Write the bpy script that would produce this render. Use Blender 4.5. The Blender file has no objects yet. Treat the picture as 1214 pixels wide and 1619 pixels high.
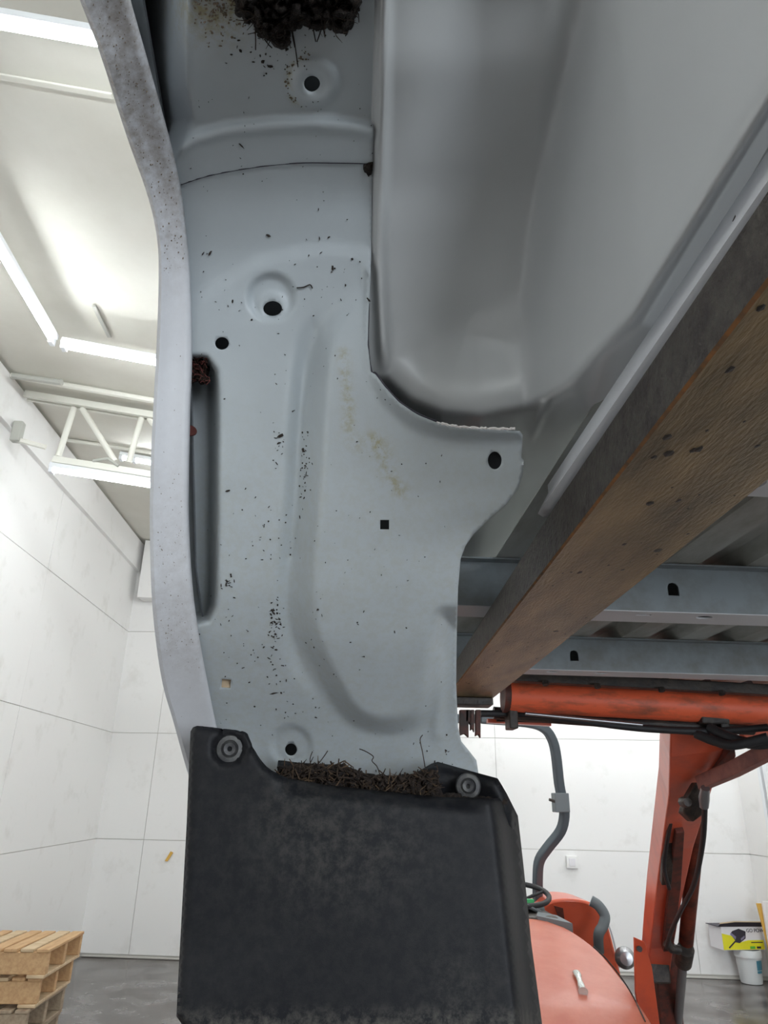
import bpy, math, random
import numpy as np
from mathutils import Vector, Matrix
from mathutils.geometry import delaunay_2d_cdt
random.seed(7); rng = np.random.default_rng(7)
PI = math.pi
SC = bpy.context.scene
COL = SC.collection

# ------------------------------------------------------------------ camera
F = 1122.0; PW, PH = 1214.0, 1619.0
TH = math.radians(22.0); PS = math.radians(2.75); RO = 0.02
CAM = np.array([0.0, 0.0, 1.5])
fw = np.array([math.sin(PS)*math.cos(TH), math.cos(PS)*math.cos(TH), math.sin(TH)])
r0 = np.array([math.cos(PS), -math.sin(PS), 0.0]); u0 = np.cross(r0, fw)
rt = math.cos(RO)*r0 + math.sin(RO)*u0
up = -math.sin(RO)*r0 + math.cos(RO)*u0
cd = bpy.data.cameras.new('camera'); cam = bpy.data.objects.new('camera', cd); COL.objects.link(cam)
cam.matrix_world = Matrix(((rt[0], up[0], -fw[0], CAM[0]), (rt[1], up[1], -fw[1], CAM[1]), (rt[2], up[2], -fw[2], CAM[2]), (0, 0, 0, 1)))
cd.sensor_fit = 'VERTICAL'; cd.sensor_height = 36.0; cd.lens = F/PH*36.0
cd.clip_start = 0.02; cd.clip_end = 100
SC.camera = cam

# ------------------------------------------------------------------ world, lights, exposure
w = bpy.data.worlds.new('world'); SC.world = w; w.use_nodes = True
w.node_tree.nodes['Background'].inputs[0].default_value = (0.80, 0.88, 1.0, 1)
w.node_tree.nodes['Background'].inputs[1].default_value = 1.0
SC.view_settings.view_transform = 'Standard'; SC.view_settings.look = 'None'
SC.view_settings.exposure = 0.0; SC.view_settings.gamma = 1.0
SC.view_settings.use_curve_mapping = False
SC.cycles.use_denoising = True
SC.cycles.max_bounces = 8; SC.cycles.diffuse_bounces = 5
SC.cycles.sample_clamp_indirect = 6.0
TUBE = 64.0          # tube emission strength
DOOR = 230.0         # daylight through the open roller door behind the camera (W)

def area(name, loc, target, sx, sy, power, color):
    l = bpy.data.lights.new(name, 'AREA'); l.shape = 'RECTANGLE'; l.size = sx; l.size_y = sy
    l.energy = power; l.color = color
    o = bpy.data.objects.new(name, l); COL.objects.link(o); o.location = loc
    o.rotation_euler = (Vector(target)-Vector(loc)).to_track_quat('-Z', 'Y').to_euler()
    return o
area('door_daylight', (2.9, -4.8, 1.9), (0.0, 1.0, 1.8), 2.6, 3.0, DOOR, (0.86, 0.93, 1.0))

# ------------------------------------------------------------------ pixel/ray helpers
def D(x, y):
    return fw + (x-607.0)/F*rt + (809.5-y)/F*up
def P(x, y, t): return CAM + t*D(x, y)
def PX(x, y, X): d = D(x, y); return CAM + d*((X-CAM[0])/d[0])
def PY(x, y, Y): d = D(x, y); return CAM + d*((Y-CAM[1])/d[1])
def PZ(x, y, Z): d = D(x, y); return CAM + d*((Z-CAM[2])/d[2])
def PP(x, y, pt, n):
    d = D(x, y); return CAM + d*(np.dot(np.array(pt)-CAM, n)/np.dot(d, n))
def Pn(xy, t):                                  # vectorised
    d = fw[None] + ((xy[:, 0]-607.0)/F)[:, None]*rt[None] + ((809.5-xy[:, 1])/F)[:, None]*up[None]
    return CAM[None] + d*t[:, None]
def Dn(xy): return fw[None] + ((xy[:, 0]-607.0)/F)[:, None]*rt[None] + ((809.5-xy[:, 1])/F)[:, None]*up[None]
def sm(x): x = np.clip(x, 0, 1); return x*x*(3-2*x)

# ------------------------------------------------------------------ materials
def mat(name, col, rough=0.5, metal=0.0, noise=0.0, nscale=20.0, bump=0.0, bscale=60.0, col2=None, coat=0.0,
        emit=None, estr=0.0, trans=0.0, stretch=None, spec=0.5, stain=None, stain_scale=60.0, lo=0.4, hi=0.65, alpha=1.0, st_lo=.42, st_hi=.62):
    m = bpy.data.materials.new(name); m.use_nodes = True
    nt = m.node_tree; b = nt.nodes['Principled BSDF']
    b.inputs['Base Color'].default_value = (*col, 1); b.inputs['Roughness'].default_value = rough
    b.inputs['Metallic'].default_value = metal; b.inputs['Coat Weight'].default_value = coat
    b.inputs['Coat Roughness'].default_value = 0.12; b.inputs['Specular IOR Level'].default_value = spec
    b.inputs['Transmission Weight'].default_value = trans; b.inputs['Alpha'].default_value = alpha
    tc = nt.nodes.new('ShaderNodeTexCoord'); mp = nt.nodes.new('ShaderNodeMapping')
    nt.links.new(tc.outputs['Object'], mp.inputs[0])
    if stretch: mp.inputs['Scale'].default_value = stretch
    cur = None
    if noise > 0 or col2:
        n = nt.nodes.new('ShaderNodeTexNoise'); n.inputs['Scale'].default_value = nscale
        n.inputs['Detail'].default_value = 8; n.inputs['Roughness'].default_value = 0.65
        nt.links.new(mp.outputs[0], n.inputs['Vector'])
        mr = nt.nodes.new('ShaderNodeMapRange'); mr.inputs[1].default_value = lo; mr.inputs[2].default_value = hi
        nt.links.new(n.outputs[0], mr.inputs[0])
        mx = nt.nodes.new('ShaderNodeMix'); mx.data_type = 'RGBA'
        mx.inputs[6].default_value = (*col, 1)
        c2 = col2 if col2 else tuple(c*(1-noise) for c in col)
        mx.inputs[7].default_value = (*c2, 1)
        nt.links.new(mr.outputs[0], mx.inputs[0]); cur = mx.outputs[2]
    if stain:
        at = nt.nodes.new('ShaderNodeAttribute'); at.attribute_name = 'stain'
        n = nt.nodes.new('ShaderNodeTexNoise'); n.inputs['Scale'].default_value = stain_scale; n.inputs['Detail'].default_value = 6
        nt.links.new(tc.outputs['Object'], n.inputs['Vector'])
        mr = nt.nodes.new('ShaderNodeMapRange'); mr.inputs[1].default_value = st_lo; mr.inputs[2].default_value = st_hi; n.inputs['Roughness'].default_value = .75
        nt.links.new(n.outputs[0], mr.inputs[0])
        mu = nt.nodes.new('ShaderNodeMath'); mu.operation = 'MULTIPLY'
        nt.links.new(at.outputs['Fac'], mu.inputs[0]); nt.links.new(mr.outputs[0], mu.inputs[1])
        mx = nt.nodes.new('ShaderNodeMix'); mx.data_type = 'RGBA'
        if cur: nt.links.new(cur, mx.inputs[6])
        else: mx.inputs[6].default_value = (*col, 1)
        mx.inputs[7].default_value = (*stain, 1)
        nt.links.new(mu.outputs[0], mx.inputs[0]); cur = mx.outputs[2]
    if cur: nt.links.new(cur, b.inputs['Base Color'])
    if bump > 0:
        n = nt.nodes.new('ShaderNodeTexNoise'); n.inputs['Scale'].default_value = bscale; n.inputs['Detail'].default_value = 5
        nt.links.new(mp.outputs[0], n.inputs['Vector'])
        bp = nt.nodes.new('ShaderNodeBump'); bp.inputs['Strength'].default_value = bump; bp.inputs['Distance'].default_value = 0.01
        nt.links.new(n.outputs[0], bp.inputs['Height']); nt.links.new(bp.outputs[0], b.inputs['Normal'])
    if emit:
        b.inputs['Emission Color'].default_value = (*emit, 1); b.inputs['Emission Strength'].default_value = estr
    return m
M_PANEL = mat('primer_grey_paint', (0.47, 0.515, 0.54), 0.42, noise=0.05, nscale=9, bump=0.04, bscale=700, stain=(0.36, 0.33, 0.20), stain_scale=90)
M_TUB = mat('gloss_white_paint', (0.53, 0.545, 0.55), 0.30, noise=0.03, nscale=5, coat=0.12)
M_LIP = mat('dusty_fender_paint', (0.66, 0.67, 0.70), 0.5, noise=0.04, nscale=8, stain=(0.24, 0.19, 0.14), stain_scale=80, st_lo=.36, st_hi=.72)
M_DARKCAV = mat('cavity_shade', (0.10, 0.11, 0.12), 0.7)  # dark colour standing in for shade in the bed's hollows
M_MEMBER = mat('cross_member_paint', (0.23, 0.265, 0.285), 0.45, noise=0.12, nscale=14, col2=(0.18, 0.19, 0.19))
M_FLOORPAN = mat('bed_floor_paint', (0.46, 0.48, 0.46), 0.5, col2=(0.26, 0.25, 0.21), nscale=9, lo=0.45, hi=0.7, stretch=(1, .35, 1))
M_FORK = mat('worn_rusty_steel', (0.36, 0.25, 0.125), 0.40, metal=0.08, col2=(0.10, 0.078, 0.045), nscale=5, bump=0.25, bscale=90, stretch=(3.5, .8, 3), lo=.34, hi=.70)
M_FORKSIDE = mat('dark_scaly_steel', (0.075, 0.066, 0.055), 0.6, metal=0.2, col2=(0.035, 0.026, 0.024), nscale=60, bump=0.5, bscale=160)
M_RUST = mat('orange_rust', (0.27, 0.11, 0.03), 0.75, col2=(0.11, 0.065, 0.035), nscale=45)
M_BLACKP = mat('black_moulded_plastic', (0.006, 0.0065, 0.009), 0.5, spec=.2, bump=0.06, bscale=900, stain=(0.07, 0.066, 0.058), stain_scale=60, noise=.5, col2=(0.014, 0.0145, 0.017), nscale=7, lo=.48, hi=.7)
M_SCREW = mat('dull_black_screw', (0.03, 0.03, 0.033), 0.5, col2=(0.10, 0.10, 0.095), nscale=60)
M_SOIL = mat('dark_soil', (0.014, 0.009, 0.007), 0.95, col2=(0.034, 0.021, 0.014), nscale=120, bump=1.0, bscale=220)
M_TWIG = mat('dry_twig', (0.04, 0.024, 0.014), 0.9, col2=(0.015, 0.009, 0.006), nscale=80)
M_TWIGL = mat('pale_straw', (0.10, 0.062, 0.034), 0.9, col2=(0.04, 0.024, 0.014), nscale=80)
M_SPECK = mat('dirt_speck', (0.03, 0.022, 0.017), 0.95)
M_TANDIRT = mat('tan_dust', (0.20, 0.155, 0.11), 0.95)
M_ORANGE = mat('tractor_orange', (0.66, 0.11, 0.05), 0.30, col2=(0.42, 0.09, 0.06), nscale=6, lo=.5, hi=.8, coat=.2)
M_TUBEOR = mat('scuffed_orange_tube', (0.90, 0.15, 0.06), 0.5, col2=(0.30, 0.09, 0.05), nscale=10, stretch=(.6, 2, 2), lo=.46, hi=.68)
M_HOOD = mat('faded_hood_orange', (0.52, 0.145, 0.085), 0.45, col2=(0.46, 0.10, 0.05), nscale=5, coat=.08)
M_DARKOR = mat('grimy_shaded_red_steel', (0.16, 0.035, 0.022), 0.6, col2=(0.035, 0.022, 0.018), nscale=16)  # grimy red steel, also painted on as the loader arm's shaded side
M_GRIME = mat('greasy_black_steel', (0.022, 0.019, 0.018), 0.5, col2=(0.06, 0.045, 0.035), nscale=20, bump=.3)
M_GREYP = mat('grey_tractor_plastic', (0.13, 0.15, 0.16), 0.5)
M_ROPS = mat('dark_grey_roll_bar', (0.085, 0.105, 0.12), 0.45)
M_RUBBER = mat('black_rubber', (0.02, 0.02, 0.022), 0.6)
M_CHROME = mat('steel_latch', (0.55, 0.58, 0.55), 0.25, metal=0.9)
M_ROD = mat('dull_cylinder_rod', (0.33, 0.33, 0.34), 0.3, metal=0.8)
M_WALL = mat('white_wall_panel', (0.86, 0.85, 0.835), 0.5, col2=(0.70, 0.685, 0.65), nscale=3.2, lo=.55, hi=.85)
M_SEAM = mat('wall_joint_dirt', (0.58, 0.56, 0.52), 0.8)
M_CEIL = mat('white_ceiling', (0.70, 0.685, 0.62), 0.6, col2=(0.63, 0.61, 0.54), nscale=1.0)
M_FLOOR = mat('wet_grey_concrete', (0.155, 0.142, 0.136), 0.22, col2=(0.05, 0.036, 0.03), nscale=3.0, lo=.42, hi=.60, bump=.12, bscale=5)
M_TRUSS = mat('white_truss_paint', (0.74, 0.73, 0.66), 0.5)
M_FIX = mat('lamp_housing', (0.80, 0.82, 0.84), 0.4)
M_GLOW = mat('led_tube', (1, 1, 1), 0.4, emit=(0.93, 0.98, 1.0), estr=TUBE)
M_PIPE = mat('grey_conduit', (0.42, 0.42, 0.38), 0.5)
M_WOODS = [mat('fresh_pallet_wood', (0.58, 0.37, 0.19), 0.7, col2=(0.46, 0.27, 0.13), nscale=6, stretch=(8, 1, 8)),
           mat('pale_pallet_wood', (0.62, 0.47, 0.30), 0.7, col2=(0.48, 0.34, 0.2), nscale=6, stretch=(1, 8, 8)),
           mat('weathered_pallet_wood', (0.38, 0.30, 0.21), 0.75, col2=(0.26, 0.19, 0.13), nscale=6, stretch=(8, 1, 8))]
M_BUCKET = mat('white_bucket_plastic', (0.66, 0.68, 0.68), 0.4)
M_BLUEP = mat('blue_print', (0.06, 0.22, 0.30), 0.5)
M_YEL = mat('yellow_print', (0.80, 0.74, 0.02), 0.4)
M_CARTON = mat('white_carton', (0.78, 0.76, 0.78), 0.5)
M_CARTDARK = mat('black_print', (0.03, 0.025, 0.04), 0.5)
M_CARTGREY = mat('purple_grey_print', (0.22, 0.20, 0.30), 0.5)
M_GREEN = mat('green_print', (0.10, 0.45, 0.05), 0.5)
M_KRAFT = mat('kraft_board', (0.55, 0.42, 0.28), 0.7)
M_AMBER = mat('amber_edge', (0.72, 0.42, 0.08), 0.5)
M_WHITEB = mat('white_board', (0.82, 0.78, 0.76), 0.5)
M_LEAF = mat('red_brown_leaf', (0.10, 0.025, 0.02), 0.8)
M_LEAFN = mat('leaf_litter', (0.05, 0.025, 0.018), 0.95, col2=(0.015, 0.009, 0.008), nscale=90, bump=.8, bscale=200)
M_GREENSW = mat('green_switch', (0.02, 0.35, 0.10), 0.4)

# ------------------------------------------------------------------ object helpers
def tag(o, label=None, cat=None, group=None, kind=None):
    if label: o['label'] = label
    if cat: o['category'] = cat
    if group: o['group'] = group
    if kind: o['kind'] = kind
    return o
def empty(name, loc, label=None, cat=None, group=None, kind=None):
    o = bpy.data.objects.new(name, None); COL.objects.link(o); o.location = Vector([float(v) for v in loc])
    o.empty_display_size = 0.05
    return tag(o, label, cat, group, kind)
class MB:
    def __init__(s): s.v = []; s.f = []; s.mi = []
    def add(s, vs, fs, mi=0):
        n = len(s.v); s.v += [tuple(float(c) for c in v) for v in vs]
        s.f += [tuple(i+n for i in f) for f in fs]; s.mi += [mi]*len(fs); return s
    def box(s, c, size, R=None, mi=0):
        c = np.array(c, float); hs = np.array(size, float)/2
        vs = []
        for sx in (-1, 1):
            for sy in (-1, 1):
                for sz in (-1, 1):
                    d = np.array([sx, sy, sz])*hs
                    if R is not None: d = np.array(R) @ d
                    vs.append(c+d)
        return s.add(vs, [(0, 1, 3, 2), (4, 6, 7, 5), (0, 4, 5, 1), (2, 3, 7, 6), (0, 2, 6, 4), (1, 5, 7, 3)], mi)
    def sweep(s, pts, dims, n=12, rect=False, side=None, cap=True, mi=0, phase=0.0):
        pts = [np.array(p, float) for p in pts]; k = len(pts)
        if not isinstance(dims, list): dims = [dims]*k
        rings = []; prev = None
        for i, p in enumerate(pts):
            a = pts[max(i-1, 0)]; b = pts[min(i+1, k-1)]
            T = b-a; T = T/(np.linalg.norm(T)+1e-12)
            if prev is None:
                ref = np.array(side, float) if side is not None else (np.array([0, 0, 1.]) if abs(T[2]) < .9 else np.array([1., 0, 0]))
            else: ref = prev
            U = ref - np.dot(ref, T)*T; U /= np.linalg.norm(U)+1e-12; prev = U
            V = np.cross(T, U); d = dims[i]
            if rect:
                a_, b_ = d[0]/2, d[1]/2
                rings.append([p+U*x+V*y for x, y in ((-a_, -b_), (a_, -b_), (a_, b_), (-a_, b_))])
            else:
                rx, ry = (d, d) if not isinstance(d, tuple) else d
                rings.append([p+U*math.cos(phase+2*PI*j/n)*rx+V*math.sin(phase+2*PI*j/n)*ry for j in range(n)])
        m = len(rings[0]); vs = [v for r in rings for v in r]; fs = []
        for i in range(k-1):
            for j in range(m):
                fs.append((i*m+j, i*m+(j+1) % m, (i+1)*m+(j+1) % m, (i+1)*m+j))
        if cap: fs.append(tuple(reversed(range(m)))); fs.append(tuple((k-1)*m+j for j in range(m)))
        return s.add(vs, fs, mi)
    def lathe(s, c, axis, prof, n=32, mi=0):
        c = np.array(c, float); A = np.array(axis, float); A /= np.linalg.norm(A)
        ref = np.array([0, 0, 1.]) if abs(A[2]) < .9 else np.array([1., 0, 0])
        U = np.cross(A, ref); U /= np.linalg.norm(U); V = np.cross(A, U)
        vs = []; fs = []
        for (r, h) in prof:
            for j in range(n):
                a = 2*PI*j/n; vs.append(c+A*h+(U*math.cos(a)+V*math.sin(a))*max(r, 1e-4))
        for i in range(len(prof)-1):
            for j in range(n):
                fs.append((i*n+j, i*n+(j+1) % n, (i+1)*n+(j+1) % n, (i+1)*n+j))
        return s.add(vs, fs, mi)
    def prism(s, pts, vec, mi=0):
        pts = [np.array(p, float) for p in pts]; n = len(pts); vec = np.array(vec, float)
        fs = [tuple(range(n)), tuple(reversed([i+n for i in range(n)]))]
        for i in range(n): fs.append((i, i+n, (i+1) % n+n, (i+1) % n))
        return s.add(pts+[p+vec for p in pts], fs, mi)
    def build(s, name, m, parent=None, smooth=False, bevel=0.0, solid=0.0, origin=None, auto=True):
        V = np.array(s.v)
        if origin is None: origin = V.mean(0) if parent is None else None
        off = np.array(origin) if origin is not None else np.zeros(3)
        if parent is not None: off = np.array(parent.matrix_world.translation) if parent.parent is None else off
        me = bpy.data.meshes.new(name); me.from_pydata([tuple(v) for v in (V-(off if parent is None else 0))], [], s.f)
        mats = m if isinstance(m, list) else [m]
        for q in mats: me.materials.append(q)
        if len(mats) > 1: me.polygons.foreach_set('material_index', s.mi)
        o = bpy.data.objects.new(name, me); COL.objects.link(o)
        if parent is None: o.location = Vector([float(c) for c in off])
        else:
            o.parent = parent
            root = parent
            while root.parent: root = root.parent
            L = np.array(root.location)
            me.transform(Matrix.Translation(Vector([-float(c) for c in L])))
        import bmesh
        bm = bmesh.new(); bm.from_mesh(me); bmesh.ops.recalc_face_normals(bm, faces=bm.faces); bm.to_mesh(me); bm.free()
        if smooth:
            me.polygons.foreach_set('use_smooth', [True]*len(me.polygons))
            if auto:
                try: me.set_sharp_from_angle(angle=math.radians(40))
                except Exception: pass
        if solid:
            md = o.modifiers.new('thickness', 'SOLIDIFY'); md.thickness = solid; md.offset = 0
        if bevel:
            md = o.modifiers.new('bevel', 'BEVEL'); md.width = bevel; md.segments = 2; md.limit_method = 'ANGLE'; md.angle_limit = math.radians(40)
        return o
def spline(pts, n=6):
    pts = [np.array(p, float) for p in pts]; out = []
    for i in range(len(pts)-1):
        p0 = pts[max(i-1, 0)]; p1 = pts[i]; p2 = pts[i+1]; p3 = pts[min(i+2, len(pts)-1)]
        for k in range(n):
            t = k/n
            out.append(0.5*((2*p1)+(-p0+p2)*t+(2*p0-5*p1+4*p2-p3)*t*t+(-p0+3*p1-3*p2+p3)*t**3))
    out.append(pts[-1]); return out
def px(pts, n=6):            # (x, y, t) spline -> world points
    return [P(*q) for q in spline(pts, n)]

def in_poly(pts, poly):
    x, y = pts[:, 0], pts[:, 1]; c = np.zeros(len(pts), bool); n = len(poly)
    for i in range(n):
        x1, y1 = poly[i]; x2, y2 = poly[(i+1) % n]
        if y1 == y2: continue
        k = ((y1 > y) != (y2 > y)) & (x < (x2-x1)*(y-y1)/(y2-y1)+x1); c ^= k
    return c
def seg_dist(pts, poly, closed=True):
    d = np.full(len(pts), 1e9); n = len(poly)
    for i in range(n if closed else n-1):
        a = np.array(poly[i], float); b = np.array(poly[(i+1) % n], float); ab = b-a
        t = np.clip(((pts-a)@ab)/(ab@ab+1e-12), 0, 1)
        d = np.minimum(d, np.linalg.norm(pts-a-t[:, None]*ab, axis=1))
    return d
def sdf(pts, poly):
    d = seg_dist(pts, poly); return np.where(in_poly(pts, poly), -d, d)
def resample(poly, step):
    out = []; n = len(poly)
    for i in range(n):
        a = np.array(poly[i], float); b = np.array(poly[(i+1) % n], float)
        k = max(1, int(np.ceil(np.linalg.norm(b-a)/step)))
        for j in range(k): out.append(tuple(a+(b-a)*j/k))
    return out
def circ(cx, cy, rx, ry=None, n=20):
    ry = ry or rx; return [(cx+rx*math.cos(2*PI*i/n), cy+ry*math.sin(2*PI*i/n)) for i in range(n)]
def smooth2(pts, n=5): return [tuple(p) for p in spline(pts, n)]

def sheet(name, outline, holes, step, mapf, m, parent=None, solid=0.0015, stainf=None, smooth=True, edge_step=None, skirt=None, origin=None):
    """a pressed sheet: outline and holes in a flat parameter plane, triangulated, then mapped to 3D by mapf"""
    outline = resample(outline, edge_step or step); loops = [outline]+[list(h) for h in holes]
    pts = []; edges = []
    for L in loops:
        b = len(pts); pts += L; edges += [(b+i, b+(i+1) % len(L)) for i in range(len(L))]
    o = np.array(outline); x0, y0 = o.min(0); x1, y1 = o.max(0)
    gx, gy = np.meshgrid(np.arange(x0, x1, step), np.arange(y0, y1, step)); gx = gx.astype(float)
    gx[1::2] += step/2
    g = np.stack([gx.ravel(), gy.ravel()], 1)
    g = g[in_poly(g, outline)]
    g = g[seg_dist(g, outline) > step*0.45]
    for h in holes: g = g[(~in_poly(g, h)) & (seg_dist(g, h) > step*0.3)]
    allp = [Vector((float(a), float(b))) for a, b in pts] + [Vector((float(a), float(b))) for a, b in g]
    V, E, Fc, _, _, _ = delaunay_2d_cdt(allp, edges, [], 0, 1e-6)
    V = np.array([(v.x, v.y) for v in V]); Fc = np.array([f for f in Fc if len(f) == 3])
    c = V[Fc].mean(1); keep = in_poly(c, outline)
    for h in holes: keep &= ~in_poly(c, h)
    Fc = Fc[keep]
    used = np.unique(Fc); remap = -np.ones(len(V), int); remap[used] = np.arange(len(used)); V = V[used]; Fc = remap[Fc]
    W = mapf(V)
    mb = MB(); mb.v = [tuple(r) for r in W]; mb.f = [tuple(int(i) for i in f) for f in Fc]; mb.mi = [0]*len(mb.f)
    ob = mb.build(name, m, parent, smooth=smooth, solid=solid, auto=False, origin=origin)
    if stainf is not None:
        at = ob.data.attributes.new('stain', 'FLOAT', 'POINT'); at.data.foreach_set('value', np.clip(stainf(V), 0, 1).astype(np.float32))
    return ob

# ================================================================== SETTING
flc = PZ(122, 1512, 0.0)                       # far left floor corner
fb = PZ(1100, 1546, 0.0)
XL = float(flc[0]); XR = 6.5; YB = -5.0
dv = fb-flc; dv[2] = 0; dv /= np.linalg.norm(dv)      # far wall runs along dv
fn = np.array([dv[1], -dv[0], 0.0])                  # faces the camera
YF = float(flc[1])
zc = float(PX(0, 577, XL)[2]); CS = -0.14             # ceiling height at the left wall, fall to the right
cn = np.array([-CS, 0, 1.0])
def ceil_z(x): return zc+CS*(x-XL)
def PC(x, y, drop=0.0): return PP(x, y, (XL, 0, zc-drop), cn)
mb = MB(); mb.box(((XL+XR)/2, 1.8, -0.05), (XR-XL+.6, 14.4, 0.1)); tag(mb.build('floor', M_FLOOR), kind='structure')
mb = MB(); L = XR-XL+.4
mb.prism([(XL-.2, YB-.2, ceil_z(XL-.2)), (XR+.2, YB-.2, ceil_z(XR+.2)), (XR+.2, 9.4, ceil_z(XR+.2)), (XL-.2, 9.4, ceil_z(XL-.2))], (0, 0, .12))
ceiling = tag(mb.build('ceiling', M_CEIL, origin=(0, 0, zc)), kind='structure')
def wall_grid(name, A, U, length, mat_base, n_in, zs, us, z_top):
    A = np.array(A, float); U = np.array(U, float)
    mb = MB(); mb.prism([A, A+U*length, A+U*length+np.array([0, 0, z_top(1)]), A+np.array([0, 0, z_top(0)])], -np.array(n_in)*0.12)
    wl = tag(mb.build(name, mat_base, origin=A), kind='structure')
    for i in range(len(us)-1):
        for k in range(len(zs)-1):
            u0, u1 = us[i]+.0025, us[i+1]-.0025; z0, z1 = zs[k]+.003, zs[k+1]-.003
            u0 = max(u0, 0.0); u1 = min(u1, length)
            if u1 <= u0: continue
            def zt(u, z): return min(z, z_top(u/length)-.004)
            if zt(u0, z1) <= z0+.02 and zt(u1, z1) <= z0+.02: continue
            pr = [A+U*u0+np.array([0, 0, z0]), A+U*u1+np.array([0, 0, z0]), A+U*u1+np.array([0, 0, max(z0, zt(u1, z1))]), A+U*u0+np.array([0, 0, max(z0, zt(u0, z1))])]
            m2 = MB(); m2.prism(pr, np.array(n_in)*(0.010+0.0015*((i+k) % 2)))
            m2.build('wall_panel', M_WALL, wl)
    return wl
zs = [0.03, 1.06, 2.12, 3.24, 4.36, 5.4]
wall_grid('wall_left', (XL, YB, 0), (0, 1, 0), YF-YB, M_SEAM, (1, 0, 0), zs, [0, 1.0]+[YF-YB-2.44*k for k in range(5, -1, -1)] if False else sorted([YF-YB-2.44*k for k in range(0, 6)]), lambda s: zc)
wf = wall_grid('wall_far', flc, dv, 9.6, M_SEAM, fn, zs, [0, 0.52]+[0.52+1.83*k for k in range(1, 6)], lambda s: zc+CS*9.5*s)
# right wall and the wall with the open door behind the camera
rc = PP(1168, 1236, flc, fn); XR2 = float(rc[0])+.0
yfr = float(rc[1])
wall_grid('wall_right', (XR2, YB, 0), (0, 1, 0), yfr-YB, M_SEAM, (-1, 0, 0), zs, sorted([yfr-YB-2.44*k for k in range(0, 6)]), lambda s: ceil_z(XR2))
mb = MB(); zt = ceil_z(XR2)
mb.box(((XL-.2-1.0)/2, YB-.06, 2.4), (abs(XL+.2-1.0)-.0, .12, 4.8)) if False else None
mb.box(((XL+1.6)/2, YB-.06, 2.3), (abs(XL-1.6), .12, 4.6)); mb.box(((XR2+1.6)/2, YB-.06, 4.0), (abs(XR2-1.6), .12, 1.0))
tag(mb.build('wall_back', M_WALL), kind='structure')
# fascia board along the top of the left wall, base dirt line, ceiling battens
def beam_between(name, a, b, wd, ht, m, parent=None, label=None, cat=None, kind=None, side=(0, 0, 1), bevel=.003):
    q = MB(); q.sweep([a, b], (ht, wd), rect=True, side=side); o = q.build(name, m, parent, bevel=bevel)
    return tag(o, label, cat, kind=kind)
beam_between('trim_1', (XL+.03, YB, zc-.20), (XL+.03, YF-.05, zc-.20), .045, .34, M_WALL, kind='structure')
a = flc+fn*.02+dv*.05; b = a+dv*8.8
beam_between('baseboard_far', a+np.array([0, 0, .012]), b+np.array([0, 0, .008]), .02, .014, M_SEAM, kind='structure')
for i, (q0, q1) in enumerate((((-20, 117), (178, 152)), ((148, 483), (173, 533)))):
    beam_between('trim_%d' % (i+2), PC(*q0, .012), PC(*q1, .012), .025, .012, M_CEIL if i == 0 else M_PIPE, kind='structure')
# boxed-in soffit at the far left corner
q = MB(); sa = PP(216, 944, flc+fn*.22, fn); sb = PP(300, 948, flc+fn*.22, fn); top = ceil_z(sa[0])
q.prism([sa, sb, (sb[0], sb[1], ceil_z(sb[0])-.01), (sa[0], sa[1], top-.01)], -fn*.21)
tag(q.build('trim_4', M_WALL, bevel=.005), kind='structure')

# ------------------------------------------------------------------ lights on the ceiling
def tube_light(a, b, label, group=None, drop=0.05):
    a = np.array(a, float); b = np.array(b, float); c = (a+b)/2
    e = empty('tube_light', (c[0], c[1], c[2]), label, 'light', group)
    bpy.context.view_layer.update()
    q = MB(); q.sweep([a, b], (.035, .06), rect=True, side=(0, 0, 1)); q.build('housing', M_FIX, e, bevel=.006)
    d = (b-a)/np.linalg.norm(b-a)
    q = MB(); o = np.array([0, 0, -.032]); q.sweep([a+d*.03+o, b-d*.03+o], .015, n=12); q.build('tube', M_GLOW, e, smooth=True)
    for s_, p_ in ((1, a), (-1, b)):
        q = MB(); q.box(p_+d*s_*.015+o, (.03, .05, .05)); q.build('end_cap', M_FIX, e, bevel=.004)
    return e
tube_light(PC(-60, 18, .16), PC(222, 68, .16), 'long glowing tube light at the top left, nearest the fender')
tube_light(PC(-40, 318, .16), PC(85, 534, .16), 'slanting tube light running away along the ceiling')
tube_light(PC(99, 540, .16), PC(330, 582, .16), 'tube light across the ceiling in front of the white truss')
ta = PX(41, 633, XL+.10); ta_y = ta[1]
tb = PC(242, 662, .02); tb = np.array([tb[0], tb[1], ceil_z(tb[0])-.03])
TA = PY(85, 727, ta_y); TB = PY(243, 752, ta_y-.05)
td = (TB-TA)
tube_light(TA+np.array([0, -.03, -.06])+td*0.0, TA+td*2.2+np.array([0, -.03, -.06]), 'tube light hung under the bottom chord of the white truss')
fa = PC(190, 718, .03); fb2 = PC(209, 721.5, .03)
tube_light(fa, fb2, 'short tube light end far behind the truss')
tube_light(PC(211, 722, .03), PC(300, 738, .03), 'tube light far behind the truss, beside the fender lip')
# unseen tube lamps added over the hall to brighten it and the far wall
for k, (x, y) in enumerate(((1.2, 0.2), (1.2, 3.6), (1.2, 6.6), (3.4, 5.2), (3.6, 7.0), (-.6, -2.8))):
    z = ceil_z(x)-.16
    hl = 1.8 if x > 0 else 1.2
    tube_light((x-hl, y, z-CS*hl), (x+hl, y, z+CS*hl), 'unseen tube light added above the lifted truck bed for room light', 'added unseen tube lights')

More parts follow.
